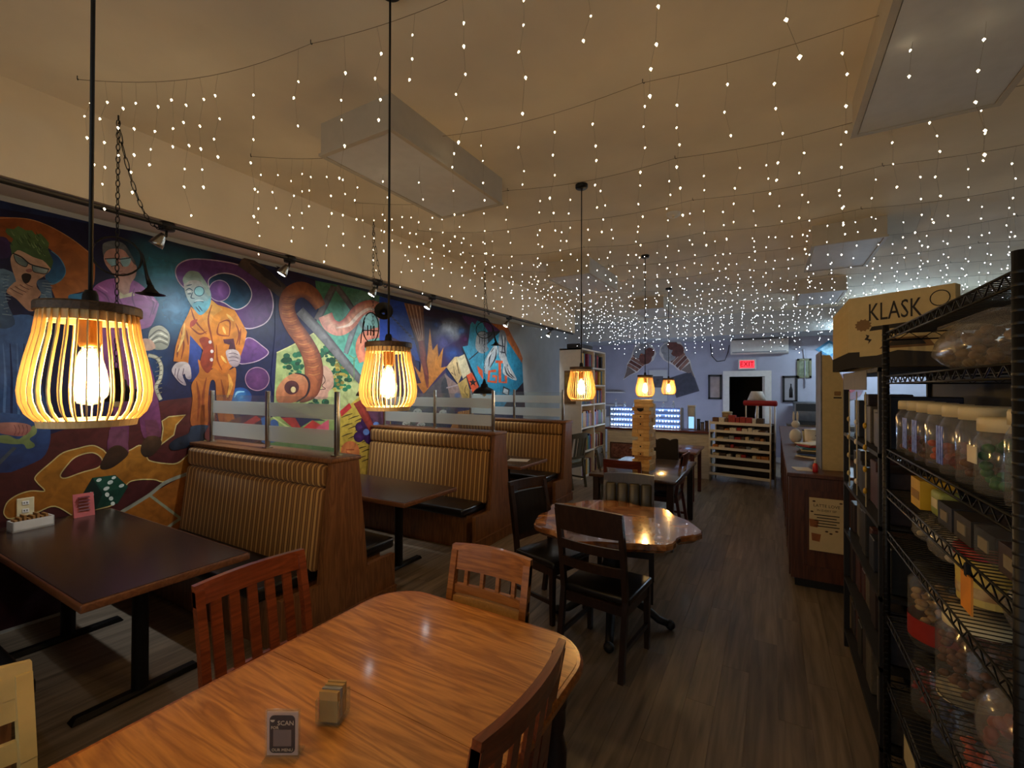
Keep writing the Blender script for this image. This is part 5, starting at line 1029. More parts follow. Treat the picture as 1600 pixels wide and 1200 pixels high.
def pic(x0, x1, z0, z1, label, fm, pm, deep=.03):
    t = thing('wall_picture', label, 'picture', ((x0 + x1) / 2, YW, (z0 + z1) / 2)); a, b = (x1 - x0) / 2, (z1 - z0) / 2; f_ = .045
    G().box(-a, a, -deep, 0, b - f_, b).box(-a, a, -deep, 0, -b, -b + f_).box(-a, -a + f_, -deep, 0, -b, b).box(a - f_, a, -deep, 0, -b, b).build('frame', fm, t); G().box(-a + f_, a - f_, -deep * .5, 0, -b + f_, b - f_).build('print', pm, t); return t
t = pic(-1.40, -1.09, 1.46, 2.07, 'black-framed picture beside the doorway towards the bar', M_blackpaint, mat('pale_print_art', (120, 116, 124), .25, var=.2, scale=6))
t = pic(.20, .50, 1.42, 2.03, 'black-framed picture of a bottle beside the air conditioner side of the doorway', M_blackpaint, mat('grey_print_art', (150, 146, 150), .6, var=.1, scale=6)); G().lathe([(0, -.2), (.035, -.2), (.035, -.02), (.012, .06), (.012, .12), (0, .12)], 10).xf(Matrix.Translation((.02, -.018, 0)) @ Matrix.Scale(.1, 4, (0, 1, 0))).build('painted_bottle', M_print, t)
t = pic(.49, .77, 1.98, 2.42, 'green and white framed painting high on the rear wall', mat('olive_frame', (110, 112, 84), .5), mat('leaf_print', (150, 156, 130), .6, c2=(70, 84, 60), scale=9))
ac = thing('air_conditioner', 'white split air conditioner above the doorway', 'air conditioner', (-.28, YW, 2.55)); G().prism([(-.21, .03), (-.17, 0), (0, 0), (0, .34), (-.19, .34), (-.21, .3)], -.60, .60, 'X').build('body', M_white, ac); G().box(-.56, .56, -.213, -.19, .035, .06).build('louvre', mat('grey_louvre', (140, 142, 146), .5), ac); G().box(.42, .52, -.214, -.208, .14, .16).build('status_plate', mat('grey_plate', (170, 172, 176), .4), ac)
G().tube([(.72, -.02, .1), (.9, -.02, .08), (.92, -.02, -.2), (.92, -.02, -.8)], .012, 6).build('pipe', M_walllilac, ac)
ex = thing('exit_sign', 'red lit EXIT sign above the doorway', 'exit sign', (-.53, YW, 2.31)); G().rbox(-.19, .19, -.07, 0, -.12, .13, .008, 1).build('housing', M_white, ex); G().box(-.155, .155, -.073, -.07, -.085, .095).build('lit_face', emis('exit_glow', (1.0, .04, .06), .4), ex); write('lettering', 'EXIT', .17, emis('exit_letter_dark', (.25, 0, .01), .1), ex, (0, -.0745, .005), (PI / 2, 0, 0), xs=.85)
cb = tag(G().tube([(-1.35, YW - .02, 2.85), (-1.32, YW - .02, 2.55), (-1.2, YW - .02, 2.4), (-1.02, YW - .02, 2.42), (-.95, YW - .02, 2.62), (-.92, YW - .02, 2.8)], .008, 6).build('wall_cable', M_black), 'black cable drooping on the rear wall beside the air conditioner', 'cable')
# bright service corner
wl = thing('work_light', 'white tube light hanging above the service corner', 'light fixture', (1.9, 10.9, 3.06)); G().rbox(-.65, .65, -.06, .06, -.05, 0, .01, 1).build('housing', M_white, wl); G().tube([(-.6, 0, -.07), (.6, 0, -.07)], .018, 10).build('tube', emis('cool_tube_glow', (.60, .82, 1.0), E_TUBE * 4), wl)
for sx in (-.5, .5): G().tube([(sx, 0, 0), (sx, 0, ZC - 3.06)], .006, 6).build('hanger', M_black, wl)
dz = thing('diamond_sign', 'blue diamond shaped sign on the bright service corner wall', 'sign', (1.10, YW, 2.62)); G().prism([(0, -.2), (.26, 0), (0, .2), (-.26, 0)], -.015, 0, 'Y').build('plate', mat('sky_blue_sign', (70, 140, 180), .5), dz); G().prism([(0, -.14), (.18, 0), (0, .14), (-.18, 0)], -.019, -.015, 'Y').build('emblem', mat('pale_blue_sign', (150, 196, 214), .5, var=.3, scale=20), dz)
g2 = thing('round_sign', 'round red and grey cut-out on the bright service corner wall', 'sign', (1.42, YW, 1.78)); G().prism(arc(0, 0, .3, 0, 2 * PI, 20)[:-1], -.015, 0, 'Y').build('plate', mat('grey_red_print', (150, 110, 116), .6, c2=(96, 100, 112), scale=6), g2); G().prism(arc(0, .03, .18, 0, 2 * PI, 16)[:-1], -.019, -.015, 'Y').build('centre', mat('rose_print', (150, 70, 76), .6, var=.4, scale=14), g2)
t = thing('back_counter', 'grey steel back counter below the bright service wall', 'counter', (1.2, 11.85, 0)); G().box(-.9, 1.8, 0, .44, 0, .9).build('body', mat('steel_front', (120, 124, 128), .4, metal=.6), t); G().rbox(-.93, 1.83, -.03, .44, .9, .94, .005, 1).build('worktop', M_chrome, t)
t = thing('espresso_machine', 'boxy steel espresso machine on the back counter', 'machine', (.75, 12.02, .94)); G().rbox(-.35, .35, -.2, .2, .06, .5, .02, 2).build('body', mat('steel_box', (110, 114, 120), .35, metal=.7), t); G().box(-.33, .33, -.24, .18, 0, .06).build('drip_tray', M_blackpaint, t); G().box(-.3, .3, -.205, -.2, .3, .46).build('front_panel', M_blackpaint, t)

# ------------------------------------------------------------ white snack rack
rk = thing('snack_rack', 'white tubular snack rack with many tilted shelves', 'display rack', (-1.03, 9.26, 0), math.radians(-12)); RW, RD = 1.02, .34
for x in (0, RW):
    for y, hh in ((0, 1.14 if x == 0 else 1.42), (RD, 1.14 if x == 0 else 1.42)): G().tube([(x, y, 0), (x, y, hh)], .014, 8).build('post', M_white, rk)
M_rackshelf = mat('dark_rack_shelf', (60, 46, 38), .6)
G().box(.01, RW - .01, RD, RD + .01, .1, 1.1).build('back_sheet', M_rackshelf, rk)
ZR = [.14, .30, .46, .62, .78, .94, 1.09]
for z in ZR:
    s_ = G().box(.01, RW - .01, 0, RD, z - .012, z - .004).build('shelf', M_rackshelf, rk); G().box(.0, RW, -.018, -.004, z - .022, z + .026).build('price_rail', M_white, s_)
SN = [(150, 34, 34), (196, 180, 150), (96, 60, 40), (206, 200, 190), (60, 44, 40), (170, 110, 50), (120, 124, 130)]
SM = [mat('snack_%d' % i, c, .5, var=.2, scale=40) for i, c in enumerate(SN)]
RR = Matrix.Translation((-1.03, 9.26, 0)) @ Matrix.Rotation(math.radians(-12), 4, 'Z')
for r_, z in enumerate(ZR):
    x = .04; cnt = 0
    while x < RW - .12:
        wd = rnd.uniform(.06, .13); hh = rnd.uniform(.05, .09) if r_ < 6 else rnd.uniform(.09, .16)
        if r_ > 1 and rnd.random() < .9:
            k = rnd.randrange(7) if not (r_ == 6 and .36 < x < .66) else 0
            b = G().rbox(0, wd - .008, .03, .2 if r_ < 6 else .13, 0, hh, .004, 1).build('snack_box', SM[k]); b.matrix_world = RR @ Matrix.Translation((x, 0, z - .003))
            sn = ('lowest', 'second lowest', 'third', 'fourth', 'fifth', 'sixth', 'top')[r_]
            tag(b, '%s snack box, %s rack shelf, %s from the bar side' % (('red', 'beige', 'brown', 'white', 'dark brown', 'tan', 'grey')[k], sn, OD[cnt]), 'snack box', 'snack boxes on the %s rack shelf' % sn); cnt += 1
        x += wd
rb = thing('bolster', 'long red padded roll on the top corner of the snack rack', 'roll', tuple(RR @ Vector((.52, .27, 1.42)))); rb.rotation_euler = (0, 0, math.radians(-12))
G().tube([(-.0, 0, .05), (.01, 0, .05), (.54, 0, .05), (.55, 0, .05)], [.035, .05, .05, .035], 14).build('roll', mat('red_fabric', (150, 24, 30), .6), rb); G().tube([(.04, 0, .0), (.04, 0, -.33)], .012, 8).build('support', M_white, rb); G().tube([(.24, 0, .0), (.24, 0, -.33)], .012, 8).build('support', M_white, rb)
ba = thing('wicker_basket', 'tan basket on top of the snack rack', 'basket', tuple(RR @ Vector((.24, .24, 1.087)))); G().lathe([(0, 0), (.08, 0), (.09, .2), (.085, .2), (.075, .01), (0, .01)], 16).build('body', mat('wicker', (140, 116, 80), .8, var=.3, scale=60), ba); G().lathe([(.088, .19), (.096, .2), (.088, .21), (.084, .2)], 16, closed=True).build('rim', M_cream, ba)
tl = thing('table_lamp', 'table lamp with a white tapered shade behind the red roll', 'lamp', (-.27, 10.15, 1.0)); G().lathe([(0, 0), (.08, 0), (.08, .015), (.02, .03), (.035, .2), (.015, .36), (.012, .52)], 14).build('base', M_chrome, tl); G().lathe([(.17, .50), (.10, .68), (.098, .68), (.168, .50)], 20, closed=True).build('shade', mat('linen_shade', (206, 200, 190), .8), tl)

st_ = thing('lamp_stand', 'slim dark stand carrying the table lamp behind the snack rack', 'stand', (-.27, 10.15, 0)); G().rbox(-.16, .16, -.16, .16, .97, 1.0, .005, 1).build('top', M_dark, st_); G().box(-.13, .13, -.13, .13, .3, .32).build('shelf', M_dark, st_)
for sx in (-.13, .13):
    for sy in (-.13, .13): G().box(sx - .015, sx + .015, sy - .015, sy + .015, 0, .97).build('leg', M_dark, st_)
# ------------------------------------------------------------ service counter
M_cnt = wood('counter_wood', (64, 32, 18), (98, 54, 32), 'Z', .42, 1)
ct = thing('service_counter', 'long brown wooden service counter ending beside the shelving', 'counter', (.14, 4.72, 0)); CL = 5.6
G().box(0, 1.0, 0, CL, .08, .965).build('body', M_cnt, ct); G().rbox(-.03, 1.03, -.03, CL + .03, .965, 1.0, .006, 1).build('worktop', M_cnt, ct); G().box(.03, 1.0, .03, CL, 0, .08).build('plinth', M_blackpaint, ct)
G().box(.0, .1, -.012, 0, .08, .965).box(.9, 1.0, -.012, 0, .08, .965).box(.1, .9, -.012, 0, .86, .965).box(.1, .9, -.012, 0, .08, .2).build('end_frame', M_cnt, ct)
for k in range(7):
    y = .05 + k * .8; G().box(-.012, 0, y, y + .06, .08, .965).build('stile', M_cnt, ct); G().box(-.008, 0, y + .06, y + .8, .85, .965).box(-.008, 0, y + .06, y + .8, .08, .2).build('rail', M_cnt, ct)
ps = thing('cafe_poster', 'cream cafe poster with coffee drawings on the counter end', 'poster', (.40, 4.703, .58)); G().box(-.125, .125, -.004, 0, -.235, .22).build('sheet', mat('cream_poster', (206, 184, 140), .7, var=.05), ps)
for s, z, sz in (('LATTE LOVE', .155, .036), ('IN EVERY SIP', .115, .026)): write('lettering', s, sz, M_print, ps, (.0, -.0046, z), (PI / 2, 0, 0), xs=.95)
for k in range(5): G().box(-.09 + .02 * (k % 2), .09 - .02 * (k % 2), -.005, -.004, .072 - k * .024, .080 - k * .024).build('text_line', M_print, ps)
for k, (x, z) in enumerate(((-.09, .19), (-.105, .1), (.0, -.06), (.03, -.075), (.07, -.05), (.1, .19))): G().prism([(x + .012 * math.cos(a), z + .007 * math.sin(a)) for a in [2 * PI * j / 10 for j in range(10)]], -.005, -.004, 'Y').build('bean_mark', mat('coffee_print', (70, 40, 24), .7), ps)
for x, z in ((-.075, -.12), (-.09, .0)): G().prism([(x - .03, z - .03), (x + .025, z - .035), (x + .035, z + .03), (x - .035, z + .035)], -.005, -.004, 'Y').build('cup_drawing', mat('coffee_cup_print', (150, 90, 50), .7), ps)
tp = thing('cardboard_display', 'tall tan cardboard display board with a slanted top on the counter', 'display', (0, 5.02, 1.0)); G().prism([(.395, 0), (.60, 0), (.60, .64), (.54, .86), (.455, 1.05), (.395, 1.05)], -.01, .01, 'Y').build('end_board', M_kraft, tp)
G().box(.385, .395, -.01, .55, 0, 1.09).build('side_board', mat('printed_card', (96, 100, 110), .5, var=.4, scale=9), tp); G().box(.395, .60, .53, .55, 0, .6).build('rear_board', M_kraft, tp)
G().prism(rrect(.485, .535, .68, .72, .008, 3), -.0115, -.01, 'Y').build('stamp_mark', mat('kraft_stamp', (140, 106, 64), .8), tp); G().box(.48, .54, -.0115, -.01, .655, .668).build('stamp_text', M_print, tp)  # stamp mark in a browner kraft tone
# clutter on the counter
bu = thing('rabbit_figurine', 'white long-eared figurine standing on the counter', 'figurine', (.27, 7.2, 1.0)); G().ball((0, 0, .10), .075, .06, .10).ball((0, -.01, .26), .05).build('body', M_white, bu)
for s in (-1, 1): G().ball((s * .022, 0, .36), .014, .012, .075).build('ear', M_white, bu)
for k in range(7):
    b = tag(G().rbox(-.15, .15, -.11, .11, 0, .012 + .004 * (k % 3), .002, 1).build('magazine', (M_paper, GM[1], GM[6], M_cream, GM[8], GM[0], M_paper)[k]), ('bottom', 'second', 'third', 'fourth', 'fifth', 'sixth', 'top')[k] + ' paper in the untidy pile on the counter', 'papers', 'untidy paper pile on the counter'); b.location = (.40 + .02 * (k % 2), 5.85 + .03 * k, 1.0 + k * .0205); b.rotation_euler = (0, 0, .25 * (k - 3))
for k in range(5):
    b = thing('plastic_tub', ('clear', 'grey', 'white', 'dark', 'brown')[k] + ' tub in the clutter on the counter', 'tub', (.42 + .1 * (k % 2), 6.25 + k * .26, 1.0)); hh = .12 + .05 * (k % 3); G().lathe([(0, 0), (.06, 0), (.075, hh), (.07, hh), (.0, hh * .8)], 14).build('tub', (M_jar, GM[5], M_white, GM[6], M_kraft)[k], b); G().lathe([(.078, hh), (.078, hh + .012), (0, hh + .014)], 14).build('lid', (M_cream, M_blackpaint, M_white, M_white, M_blackpaint)[k], b)
rc = thing('red_bottle', 'small red squeeze bottle at the end of the counter', 'bottle', (.33, 4.85, 1.0)); G().lathe([(0, 0), (.02, 0), (.022, .02), (.02, .065), (.008, .08)], 12).build('body', mat('red_plastic', (190, 30, 36), .4), rc); G().lathe([(.009, .078), (.009, .095), (.003, .11), (0, .11)], 10).build('nozzle', M_white, rc)
wp = tag(G().box(-.07, .07, -.1, .1, 0, .004).build('paper_pad', M_paper), 'white paper pad at the counter edge', 'paper'); wp.location = (.24, 4.95, 1.0); wp.rotation_euler = (0, 0, .2)
cr_ = thing('cash_register', 'dark card terminal and screen on the counter', 'terminal', (.80, 5.9, 1.0), .3); G().rbox(-.1, .1, -.08, .08, 0, .05, .01, 1).build('base', M_blackpaint, cr_); G().hexa([(-.09, .02, .05), (.09, .02, .05), (.09, .05, .05), (-.09, .05, .05)], [(-.11, .06, .24), (.11, .06, .24), (.11, .08, .24), (-.11, .08, .24)]).build('screen', mat('dim_screen', (40, 44, 52), .2), cr_)
# ------------------------------------------------------------ black shelf unit with flat game boxes on top
UX0, UX1, UY0, UY1, UZ = .42, .88, 2.62, 3.82, 1.86
un = thing('black_shelf_unit', 'black shelf unit between the wire rack and the counter', 'shelf unit', (UX0, UY0, 0)); W_, L_ = UX1 - UX0, UY1 - UY0
for x in (0, W_ - .03):
    for y in (0, L_ - .03): G().box(x, x + .03, y, y + .03, 0, 1.844).build('post', M_blackpaint, un)
ZU = [.12, .48, .80, 1.12, 1.45, 1.845]
for z in ZU: G().box(0, W_, 0, L_, z - .02, z).build('shelf', M_blackpaint, un)
G().box(W_ - .012, W_, 0, L_, .1, UZ).build('back_panel', M_blackpaint, un)
G().box(-.002, .0, .30, L_ - .05, 1.74, 1.84).build('sign_strip', mat('grey_sign', (104, 98, 92), .6), un)
DKM = [mat('dim_box_%d' % i, c, .55, var=.3, scale=40) for i, c in enumerate(((44, 30, 30), (30, 34, 44), (84, 76, 66), (50, 42, 34), (70, 34, 32), (36, 36, 34), (60, 56, 60), (96, 88, 76)))]
for r_, z in enumerate(ZU[:-1]):
    y = UY0 + .05; cnt = 0
    while y < UY1 - .12:
        th = rnd.uniform(.07, .17); di = rnd.randrange(8); hh = rnd.uniform(.16, min(.27, ZU[r_ + 1] - z - .05)); dp = rnd.uniform(.16, .26)
        b = G().rbox(0, dp, 0, th - .008, 0, hh, .004, 1).build('game_box', DKM[di]); b.location = (UX0 + .03 + rnd.uniform(0, .03), y, z + .001)
        rn = ('lowest', 'second', 'third', 'fourth', 'fifth')[r_]
        tag(b, '%s box on the %s shelf of the black unit, %s from the wire rack' % (('maroon', 'navy', 'grey-brown', 'brown', 'dark red', 'charcoal', 'grey', 'beige')[di], rn, OD[cnt]), 'game box', 'boxes on the %s shelf of the black unit' % rn); y += th; cnt += 1
# duck-yellow hanging card strip
for k in range(3):
    hk = thing('hanging_toy', ('yellow', 'white', 'tan')[k] + ' small toys on a strip hanging from the black shelf unit', 'toy', (UX0 - .012, UY0 + .25 + .28 * k, 1.40)); G().tube([(0, 0, -.25), (0, 0, .33)], .003, 5).build('strip', M_cream, hk)
    for j in range(4): G().ball((-.004, 0, .16 - j * .11), .009, .013, .016, 8, 5).build('toy', (mat('yellow_toy', (206, 160, 40), .5), M_paper, M_kraft)[k], hk)
# flat boxes fanned on top
u = Vector((-.838, .546, 0)); c0 = Vector((.317, 2.71, UZ - .014))
BW, BH, BT = .394, .335, .046
for i in range(12):
    cc = c0 + Vector((0, .0573, 0)) * i
    b = thing('game_carton', ('frontmost kraft game carton printed KLASK on top of the black shelf unit' if i == 0 else ('kraft game carton in the standing row, %s behind the printed front carton' % ('directly', 'second', 'third', 'fourth', 'fifth', 'sixth', 'seventh', 'eighth', 'ninth', 'tenth', 'last')[i - 1])), 'game box', cc, math.atan2(-u.y, -u.x), 'row of kraft game cartons')
    # local: x runs along the face to the near end, -y... face looks to -normal
    G().rbox(0, BW, 0, BT, 0, BH, .002, 1).build('carton', M_kraft, b)
    G().box(-.0006, .05, -.0006, BT + .0006, 0, .075).build('dark_band', M_print, b)
    if i == 0:
        F = -.0008
        G().prism([(0, 0), (BW, 0), (BW, .05), (.30, .062), (.2, .075), (.12, .055), (0, .05)], F, .0, 'Y').build('dark_artwork', M_print, b)
        write('lettering', 'KLASK', .115, M_print, b, (.185, F, .252), (PI / 2, 0, 0), ext=.0006, xs=.60)
        G().prism([(.09, .17), (.30, .18), (.30, .198), (.10, .19)], F, 0, 'Y').build('ribbon', M_print, b)
        st = [(.065 + (.03 if k % 2 else .024) * math.cos(2 * PI * k / 24) * 1.2, .20 + (.03 if k % 2 else .024) * math.sin(2 * PI * k / 24)) for k in range(24)]
        G().prism(st, F, 0, 'Y').build('burst_badge', mat('kraft_dark', (124, 94, 58), .8), b)
        G().tube([(.345 + .032 * math.cos(a), F, .282 + .032 * math.sin(a)) for a in [2 * PI * k / 20 for k in range(20)]], .002, 5, closed=True).build('ring_badge', M_print, b)
        G().prism([(.075, .155), (.09, .15), (.085, .135), (.10, .13), (.085, .11), (.088, .125), (.07, .132), (.08, .145)], F, 0, 'Y').build('lightning_mark', M_print, b)
        G().prism([(.13, .085), (.33, .085), (.30, .13), (.17, .13)], F - .0004, 0, 'Y').build('board_drawing', mat('kraft_dark2', (110, 80, 46), .8), b); G().prism([(.16, .095), (.30, .095), (.28, .122), (.185, .122)], F - .0008, 0, 'Y').build('board_inner', M_print, b)

# ------------------------------------------------------------ wire shelving rack
RX0, RX1, RY0, RY1 = .42, .88, 1.26, 2.47
wr = thing('wire_rack', 'black wire shelving rack packed with jars and bags by the aisle', 'shelving', (RX0, RY0, 0)); W_, L_ = RX1 - RX0, RY1 - RY0
ZW = [.20, .51, .79, 1.145, 1.32, 1.49, 1.80, 1.985]
for x in (.0, W_):
    for y in (0, L_):
        p_ = G().tube([(x, y, 0), (x, y, 2.02)], .0125, 12).build('post', M_black, wr)
        g = G(); [g.lathe([(.0132, z * .025), (.0138, z * .025 + .003), (.0132, z * .025 + .006)], 10, (x, y, 0)) for z in range(1, 80)]; g.build('grooves', M_black, p_)
def wshelf(z):
    s = G().tube([(0, 0, z), (W_, 0, z), (W_, L_, z), (0, L_, z)], .0035, 6, closed=True)
    s.tube([(0, 0, z - .03), (W_, 0, z - .03), (W_, L_, z - .03), (0, L_, z - .03)], .0035, 6, closed=True)
    o = s.build('shelf_frame', M_black, wr)
    g = G(); n = 34
    g.tube([(0, L_ * k / n, z - (.03 if k % 2 else 0)) for k in range(n + 1)], .0022, 5); g.tube([(W_, L_ * k / n, z - (.03 if k % 2 else 0)) for k in range(n + 1)], .0022, 5)
    g.tube([(W_ * k / 12, 0, z - (.03 if k % 2 else 0)) for k in range(13)], .0022, 5); g.tube([(W_ * k / 12, L_, z - (.03 if k % 2 else 0)) for k in range(13)], .0022, 5)
    g.build('truss_wire', M_black, o)
    g = G()
    for k in range(1, 46): g.tube([(0, L_ * k / 46, z), (W_, L_ * k / 46, z)], .0018, 4)
    for k in (1, 2): g.tube([(W_ * k / 3, 0, z - .004), (W_ * k / 3, L_, z - .004)], .003, 5)
    q = g.build('deck_wires', M_black, o); q['kind'] = 'stuff'
for z in ZW: wshelf(z)
pt = struct(G().box(.93, .97, .9, 3.86, 0, 1.97).build('wall_divider', mat('black_board', (14, 13, 13), .8)), 'black divider board behind the shelving')
le = thing('led_tube', 'thin blue lit tube on the black divider behind the jars', 'light', (.90, 2.16, 1.52)); G().tube([(0, 0, 0), (0, 0, .24)], .006, 8).build('tube', emis('blue_tube_glow', (.12, .25, 1.0), 1.2), le); G().box(.01, .03, -.008, .008, -.005, .245).build('mount', M_black, le)
def jar(y, x, z, r, h, lid, fill, fh, label, sign=False, glow=False):
    t = thing('plastic_jar', label, 'jar', (x, y, z + .002), 0, 'clear plastic jars with cream lids')
    G().lathe([(0, .002), (r * .96, .002), (r, .012), (r * .985, h * .25), (r, h * .4), (r, h * .80), (r * .86, h * .9), (r * .8, h * .93), (r * .8, h)], 10).build('jar_body', M_jar, t)
    l_ = G().lathe([(0, h + .022), (r * .84, h + .022), (r * .88, h + .016), (r * .88, h - .012), (r * .82, h - .012)], 22).build('lid', lid, t)
    if fill: 
        g = G(); rr = random.Random(int(y * 100))
        for k in range(26):
            a = rr.uniform(0, 2 * PI); q = r * .72 * math.sqrt(rr.random()); g.ball((q * math.cos(a), q * math.sin(a), .02 + rr.random() * fh), r * .2, r * .17, r * .18, 7, 5)
        o = g.build('contents', fill, t); o['kind'] = 'stuff'
    if sign: G().box(-r - .003, -r - .001, -.03, .03, h * .45, h * .7).build('paper_tag', M_cream, t)
    if glow:
        g = G(); [g.box(-r * 1.01, -r * .99, k * .022 - .012, k * .022 + .004, .03, h * .78) for k in (-1, 0, 1)]; 
        g.build('blue_glow_bars', mat('painted_blue_glow', (30, 44, 150), .4, c2=(110, 130, 220), scale=60), t)  # blue LED reflection in the plastic, painted as solid bars
M_orange = mat('orange_candy', (206, 84, 40), .45); M_green = mat('green_candy', (44, 110, 60), .45); M_brown = mat('brown_sweets', (110, 66, 36), .5); M_mixed = mat('mixed_sweets', (150, 60, 50), .5, var=.4, scale=30)
JL = [(2.38, M_brown, .04, 'farthest jar in the row, beside the far post'), (2.245, M_mixed, .05, 'second jar from the far post, with painted blue reflection'), (2.11, M_brown, .05, 'third jar from the far post, with painted blue reflection'), (1.975, M_orange, .06, 'jar of orange sweets in the row'), (1.83, M_mixed, .03, 'wide jar with a painted blue reflection after the orange sweets'), (1.69, M_brown, .04, 'jar between the wide blue-glow jar and the green-filled jar'), (1.54, M_green, .11, 'jar of green sweets with a cream tag, nearest the camera in the row')]
for k, (y, m_, fh, lb) in enumerate(JL): jar(y, .50, 1.49, .064 if k < 6 else .07, .185 if k < 6 else .165, M_cream, m_, fh, 'clear cream-lidded ' + lb, sign=(k == 6), glow=k in (1, 2, 4))
jar(1.40, .50, 1.49, .06, .19, M_cream, M_brown, .03, 'clear cream-lidded jar at the very near end of the jar shelf')
for k in range(3): jar(2.3 - k * .3, .70, 1.49, .06, .17, M_cream, M_mixed, .08, ('clear jar in the back row behind the far jars', 'clear jar in the back row behind the orange sweets', 'clear jar in the back row behind the green sweets')[k])
def bag(x, y, z, sx, sy, sz, film, fill, label, name='snack_bag', cat='bag'):
    t = thing(name, label, cat, (x, y, z + .003)); rr = random.Random(int(x * 1000 + y * 777)); g = G().ball((0, 0, sz / 2), sx, sy, sz / 2, 16, 10)
    g.v = [(vx * (1 + rr.uniform(-.08, .08)), vy * (1 + rr.uniform(-.08, .08)), max(0, vz * (1 + rr.uniform(-.05, .05)))) for vx, vy, vz in g.v]
    g.build('film', film, t)
    if fill:
        g = G()
        for k in range(40):
            a, b = rr.uniform(0, 2 * PI), math.sqrt(rr.random()) * .72; g.ball((sx * b * math.cos(a), sy * b * math.sin(a), sz * rr.uniform(.16, .74)), sx * .16, sy * .1, sz * .09, 6, 4)
        o = g.build('contents', fill, t); o['kind'] = 'stuff'
    G().box(-sx * .5, sx * .5, -sy * .8, sy * .8, sz * .97, sz * 1.03).build('crimped_top', film, t)
M_trail = mat('dark_nuts', (70, 44, 30), .5, c2=(150, 120, 80), scale=20)
bag(.58, 1.98, 1.80, .11, .30, .165, M_bag, M_trail, 'big clear bag of dark nuts on the second highest wire shelf')
bag(.62, 1.48, 1.80, .10, .14, .12, M_bag, M_mixed, 'small clear bag next to the near post on the second highest wire shelf')
yb_ = thing('yellow_carton', 'open yellow carton on the wire shelf under the jars', 'box', (.50, 2.16, 1.322)); G().box(-.05, .05, -.06, .06, 0, .1).build('carton', mat('yellow_card', (214, 170, 30), .5), yb_); G().box(-.051, -.05, -.05, .05, .03, .06).build('print_band', mat('yellow_dark', (150, 110, 20), .6), yb_)
yg = thing('green_packet', 'pale green packet beside the yellow carton', 'packet', (.50, 2.02, 1.322)); G().rbox(-.03, .03, -.05, .05, 0, .085, .01, 2).build('packet', mat('pale_green_card', (150, 160, 80), .5), yg); G().box(-.032, -.03, -.03, .03, .03, .06).build('label', M_cream, yg)
for k in range(4):
    b = thing('label_tray', ('first', 'second', 'third', 'fourth')[k] + ' white-labelled tray after the green packet under the jars', 'tray', (.52, 1.88 - k * .15, 1.322)); G().box(-.06, .06, -.065, .065, 0, .07).build('tray', (GM[6], DKM[3], M_jar, SM[4])[k], b); G().box(-.063, -.06, -.03, .03, .02, .05).build('label', mat('dull_label', (130, 118, 94), .7), b)
ob = thing('orange_tag', 'orange price tag clipped to the near part of the shelf edge', 'tag', (RX0 - .008, 1.52, 1.25)); G().box(-.002, .002, -.035, .035, -.045, .045).build('card', mat('orange_card', (220, 140, 40), .6), ob); G().box(-.003, .006, -.008, .008, .04, .07).build('clip', M_black, ob)
bag(.55, 2.32, 1.145, .08, .09, .13, M_bag, M_cream, 'crinkled clear bag of pale crisps at the far end of the middle wire shelf')
bag(.55, 2.10, 1.145, .08, .09, .12, M_bag, M_paper, 'crinkled clear bag of white sweets beside the yellow tub')
tb = thing('snack_tub', 'yellow-labelled tub with a red lid on the middle wire shelf', 'tub', (.53, 1.78, 1.147)); G().lathe([(0, 0), (.068, 0), (.072, .13), (0, .13)], 22, smooth=False).build('tub', mat('tub_yellow', (206, 176, 70), .45, c2=(224, 206, 130), scale=5), tb); G().lathe([(.076, .128), (.076, .15), (.07, .155), (0, .155)], 22).build('lid', mat('lid_red', (160, 24, 30), .4), tb); G().lathe([(.0695, .02), (.0705, .05)], 22).build('label_band', mat('label_print_band', (150, 96, 40), .5, c2=(220, 200, 150), scale=24), tb)
bag(.56, 1.52, 1.145, .08, .10, .15, M_bag, M_trail, 'clear bag of dark pieces next to the yellow tub')
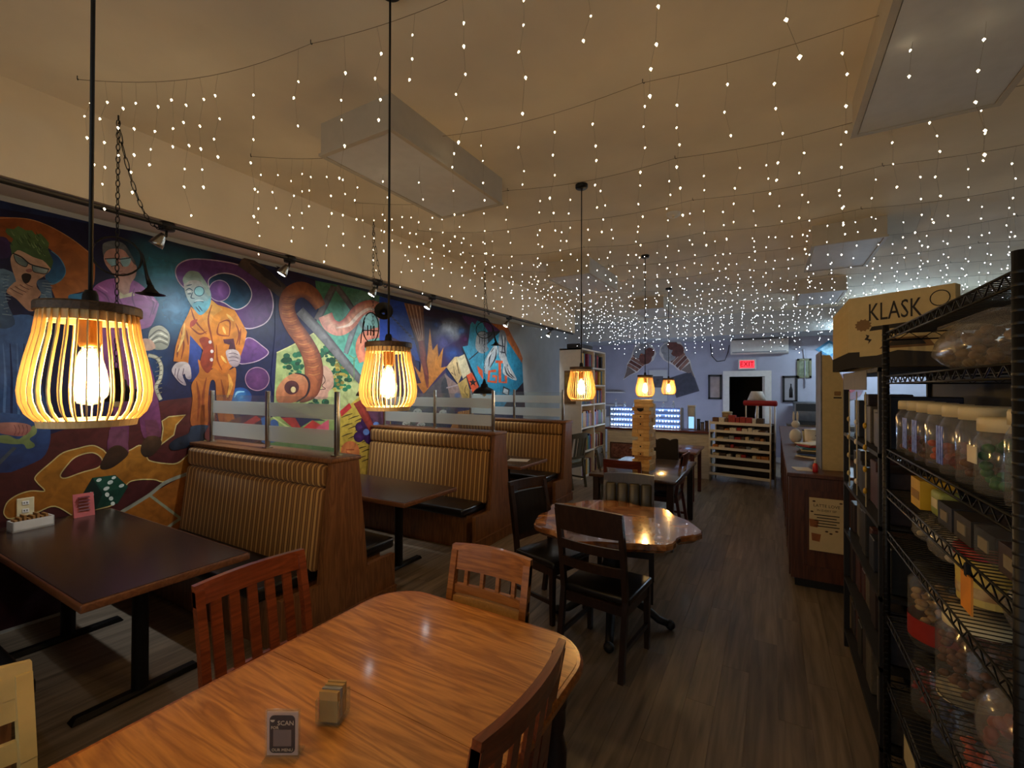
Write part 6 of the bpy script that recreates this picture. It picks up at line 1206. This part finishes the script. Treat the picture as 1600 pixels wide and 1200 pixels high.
def bigtub(x, y, z, r, h, film, fill, lid, label, band=None):
    t = thing('snack_barrel', label, 'tub', (x, y, z + .002)); G().lathe([(0, .002), (r, .002), (r * 1.02, .02), (r * 1.02, h * .85), (r * .8, h * .93), (r * .8, h)], 20).build('barrel', film, t); G().lathe([(r * .86, h - .015), (r * .86, h + .02), (0, h + .022)], 20).build('lid', lid, t)
    g = G(); rr = random.Random(int(y * 991))
    for k in range(90):
        a = rr.uniform(0, 2 * PI); q = r * .86 * math.sqrt(rr.random()); g.ball((q * math.cos(a), q * math.sin(a), .02 + rr.random() * h * .72), r * .16, r * .12, r * .12, 6, 4)
    o = g.build('contents', fill, t); o['kind'] = 'stuff'
    if band: G().lathe([(r * 1.03, h * .1), (r * 1.03, h * .38)], 20).build('label_band', band, t)
bigtub(.56, 2.26, .79, .11, .27, M_jar, mat('pretzels', (150, 104, 56), .5, c2=(206, 170, 110), scale=20), M_blackpaint, 'large clear barrel of pretzels with a red label band', mat('red_band', (150, 40, 34), .5))
bigtub(.55, 1.92, .79, .10, .24, M_jar, M_brown, M_cream, 'clear barrel of brown sweets after the pretzel barrel')
bag(.55, 1.6, .79, .1, .13, .2, M_bag, M_mixed, 'clear bag of mixed sweets on the fourth wire shelf up')
bigtub(.54, 2.30, .51, .075, .2, M_jar, mat('red_sweets', (150, 30, 34), .5), M_blackpaint, 'small clear barrel of red sweets on the second lowest shelf')
bigtub(.56, 2.08, .51, .085, .21, M_jar, mat('blue_sweets', (40, 60, 110), .5), M_cream, 'clear barrel of dark blue sweets on the second lowest shelf')
bigtub(.56, 1.84, .51, .09, .22, M_jar, M_orange, M_jar, 'clear glass-lidded barrel of orange pieces on the second lowest shelf')
bag(.55, 1.55, .51, .1, .12, .18, M_bag, M_cream, 'clear bag of pale sweets with a cream tag on the second lowest shelf')
for k in range(4):
    b = thing('stock_carton', ('dark blue', 'brown', 'dark grey', 'dark red')[k] + ' stock carton on the lowest wire shelf', 'box', (.56, 2.3 - k * .28, .203)); G().rbox(-.1, .1, -.12, .12, 0, .2, .006, 1).build('carton', (DKM[1], DKM[3], DKM[5], DKM[4])[k], b); G().box(-.102, -.1, -.08, .08, .05, .15).build('label', M_cream, b)
